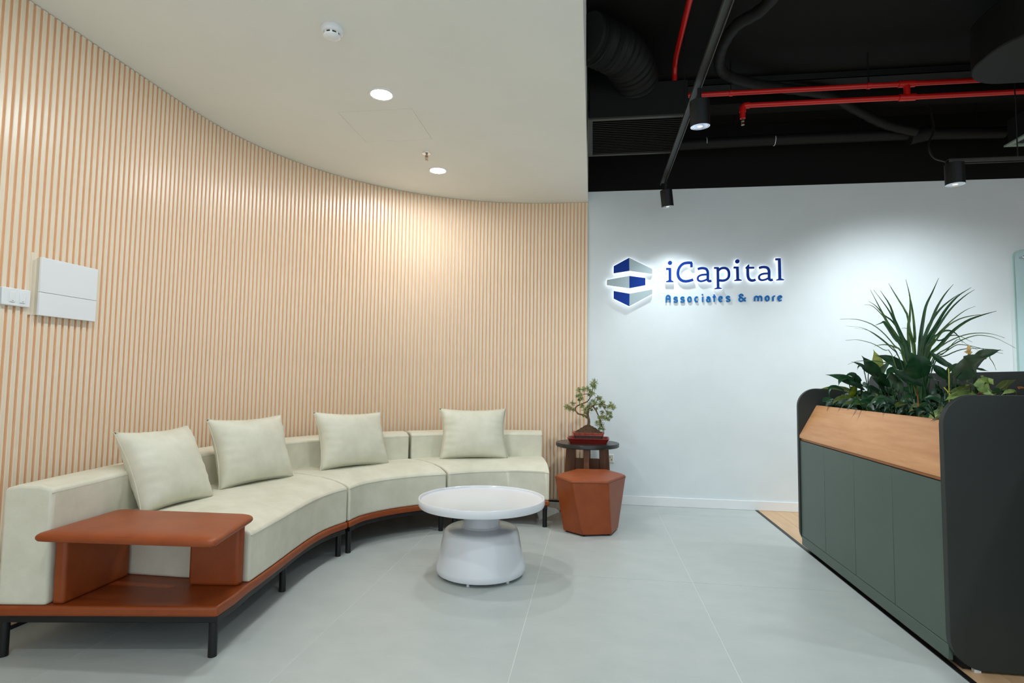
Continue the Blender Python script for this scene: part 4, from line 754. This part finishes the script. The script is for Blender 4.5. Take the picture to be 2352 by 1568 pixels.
# track with spots
t = thing('lighting_track', 'black steel channel carrying spots, running under the black ceiling to the wall', 'track', (.61, 3.6, 2.9))
for s in (-1, 1): MB().box((.61+s*.020-.0025, 1.6, 2.872), (.61+s*.020+.0025, 5.14, 2.892)).build('channel_side', M_GF, t)
MB().box((.5875, 1.6, 2.890), (.6325, 5.14, 2.895)).build('channel_top', M_GF, t)
for y in (2.3, 3.9, 5.05): MB().tube([(.61, y, 2.89), (.61, y, 3.55)], .004, 6).build('hanger_rod', M_BLACKM, t)
def spotlight(top, aim, L, r, label, arm=True):
    top = Vector(top); d = (Vector(aim)-top).normalized(); t = thing('spotlight', label, 'spotlight', top, 'black cylinder spotlights')
    P = [(0, .001), (L*.0, r*.93), (L*.02, r), (L, r), (L, r*.90), (L*.90, r*.86), (L*.78, r*.6), (L*.72, r*.35)]
    def ring(l, rr, n=28):
        x = d.cross(Vector((1, 0, 0) if abs(d.x) < .8 else (0, 1, 0))).normalized(); y = d.cross(x)
        return [top+d*l+(x*math.cos(2*PI*k/n)+y*math.sin(2*PI*k/n))*rr for k in range(n)]
    b = MB(); b.loops([ring(l, rr) for l, rr in P[:4]]+[ring(L*1.0, r*.94)], cap=True); b.build('housing', M_BLACKM, t)
    b = MB(); b.loops([ring(l, rr) for l, rr in ((L*1.012, r*.985), (L*1.012, r*.90), (L*.999, r*.86))], cap=False); b.build('reflector_ring', M_CHROME, t)
    MB().loops([ring(L*1.001, r*.88), ring(L*1.004, r*.6), ring(L*1.003, r*.3)]).build('reflector', M_CHROME, t)
    MB().loops([ring(L*1.004, r*.28), ring(L*1.007, r*.05)]).build('lens', M_SPOTL, t)
    if arm: MB().tube([top+Vector((0, 0, .075)), top+Vector((0, 0, .02)), top+d*.01], .012, 10).build('bracket', M_BLACKM, t)
    return t
spotlight((.615, 3.40, 2.785), (.63, 3.43, 2.4), .15, .056, 'black spotlight hanging beside the grille box under the track')
spotlight((.628, 5.06, 2.80), (.66, 5.08, 2.5), .145, .052, 'black spotlight above the blue emblem on the wall')
spotlight((2.465, 4.26, 2.66), (2.47, 4.262, 2.3), .145, .058, 'black spotlight at the end of the right hand rail', arm=False)
t = thing('lighting_rail', 'black channel rail with a spotlight at its left end, over the planter', 'track', (3.0, 4.26, 2.68))
for s in (-1, 1): MB().box((2.42, 4.26+s*.020-.0025, 2.664), (4.6, 4.26+s*.020+.0025, 2.686)).build('channel_side', M_GF, t)
MB().box((2.42, 4.2375, 2.684), (4.6, 4.2825, 2.689)).build('channel_top', M_GF, t)
for x in (2.86, 4.2): MB().tube([(x, 4.26, 2.68), (x, 4.26, 3.55)], .004, 6).build('hanger_rod', M_BLACKM, t)
tag(MB().tube(smooth_path([(2.44, 4.3, 2.69), (2.38, 4.34, 2.74), (2.36, 4.36, 2.84), (2.42, 4.4, 2.97), (2.45, 4.5, 3.2)], 24), .007, 8).build('cable', M_BLACKM, origin=(2.4, 4.34, 2.8)), 'thin black cable looping down to the right hand spotlight', 'cable')
# insulated pipes
tag(MB().tube(smooth_path([(1.1, 2.7, 3.4), (1.036, 3.446, 3.4), (.894, 3.684, 3.4), (.863, 3.976, 3.4), (.938, 4.258, 3.41), (1.173, 4.46, 3.42), (1.473, 4.6, 3.43), (1.843, 4.746, 3.43), (2.123, 4.94, 3.395), (2.421, 5.09, 3.32), (2.68, 5.12, 3.25)], 100), 0, 12, [.038+.0022*math.sin(i*2.1) for i in range(100)]).build('insulated_pipe', M_DUCT, origin=(1.4, 4.5, 3.42)), 'black insulated pipe curving above the red pipes under the black ceiling', 'pipe')
t = thing('insulated_pipe', 'thick black insulated pipe running along the top of the back wall', 'pipe', (2.1, 5.22, 3.27))
MB().tube([(.72, 5.22, 3.265), (1.6, 5.22, 3.275), (2.6, 5.22, 3.275), (3.4, 5.2, 3.25)], .048, 16).build('pipe', M_DUCT, t)
MB().tube([(2.66, 5.2, 3.235), (2.84, 5.2, 3.275)], .062, 16).build('joint', M_DUCT, t)
for x in (1.25, 2.3, 3.2): MB().tube([(x, 5.22, 3.26), (x, 5.22, 3.55)], .005, 6).build('hanger_rod', M_BLACKM, t)
for x in (1.58, 1.0): MB().tube([(x-.002, 5.22, 3.272), (x+.002, 5.22, 3.272)], .0495, 16).build('strap', M_PLAST, t)
t = thing('air_duct', 'large flat bottomed air duct with rounded corners at the top right', 'duct', (2.9, 3.6, 3.1))
def rr2(x0, y0, x1, y1, r): return rrect(x0, y0, x1, y1, r, 10)
MB().prism(rr2(2.33, 3.36, 4.4, 4.04, .29), 3.1, 3.38).build('duct_body', M_DUCT, t, bevel=.01, seg=2, limit=60)
for x in (2.62, 3.6): MB().tube([(x, 3.38, 3.12), (x, 3.38, 3.55)], .006, 6).build('hanger_rod', M_BLACKM, t)
MB().box((2.5, 3.36, 3.085), (4.2, 3.40, 3.1)).build('support_bar', M_BLACKM, t)
t = thing('ceiling_diffuser', 'square air diffuser with a pale frame cut by the right edge of the photo', 'air grille', (3.5, 4.58, 3.0))
M_PALE = mat('pale_green_frame', (120, 136, 126), .5)
x0, x1, y0, y1 = 3.18, 3.79, 4.27, 4.88
for a, c in (((x0, y0, 3.0), (x0+.04, y1, 3.012)), ((x1-.04, y0, 3.0), (x1, y1, 3.012)), ((x0+.04, y0, 3.0), (x1-.04, y0+.04, 3.012)), ((x0+.04, y1-.04, 3.0), (x1-.04, y1, 3.012))):
    MB().box(a, c).build('frame_bar', M_PALE, t)
MB().box((x0+.02, y0+.02, 3.012), (x1-.02, y1-.02, 3.2)).build('plenum', M_DUCT, t)
for k in (1, 2):
    d = .04+.07*k
    b = MB()
    for a, c in (((x0+d, y0+d), (x0+d+.012, y1-d)), ((x1-d-.012, y0+d), (x1-d, y1-d)), ((x0+d, y0+d), (x1-d, y0+d+.012)), ((x0+d, y1-d-.012), (x1-d, y1-d))):
        b.box((*a, 3.002+.003*k), (*c, 3.012))
    b.build('vane_ring', M_PALE, t)
# cable tray along the slab
t = thing('cable_tray', 'thin black cable tray crossing under the black ceiling slab', 'tray', (2.0, 4.0, 3.47))
for y in (4.6, 4.74): MB().box((.2, y, 3.49), (5.4, y+.008, 3.54)).build('tray_side', M_DUCT, t)
MB().box((.2, 4.6, 3.49), (5.4, 4.748, 3.494)).build('tray_base', M_DUCT, t)
for x in (.8, 2.4, 4.0): MB().tube([(x, 4.67, 3.492), (x, 4.67, 3.55)], .005, 6).build('hanger_rod', M_BLACKM, t)
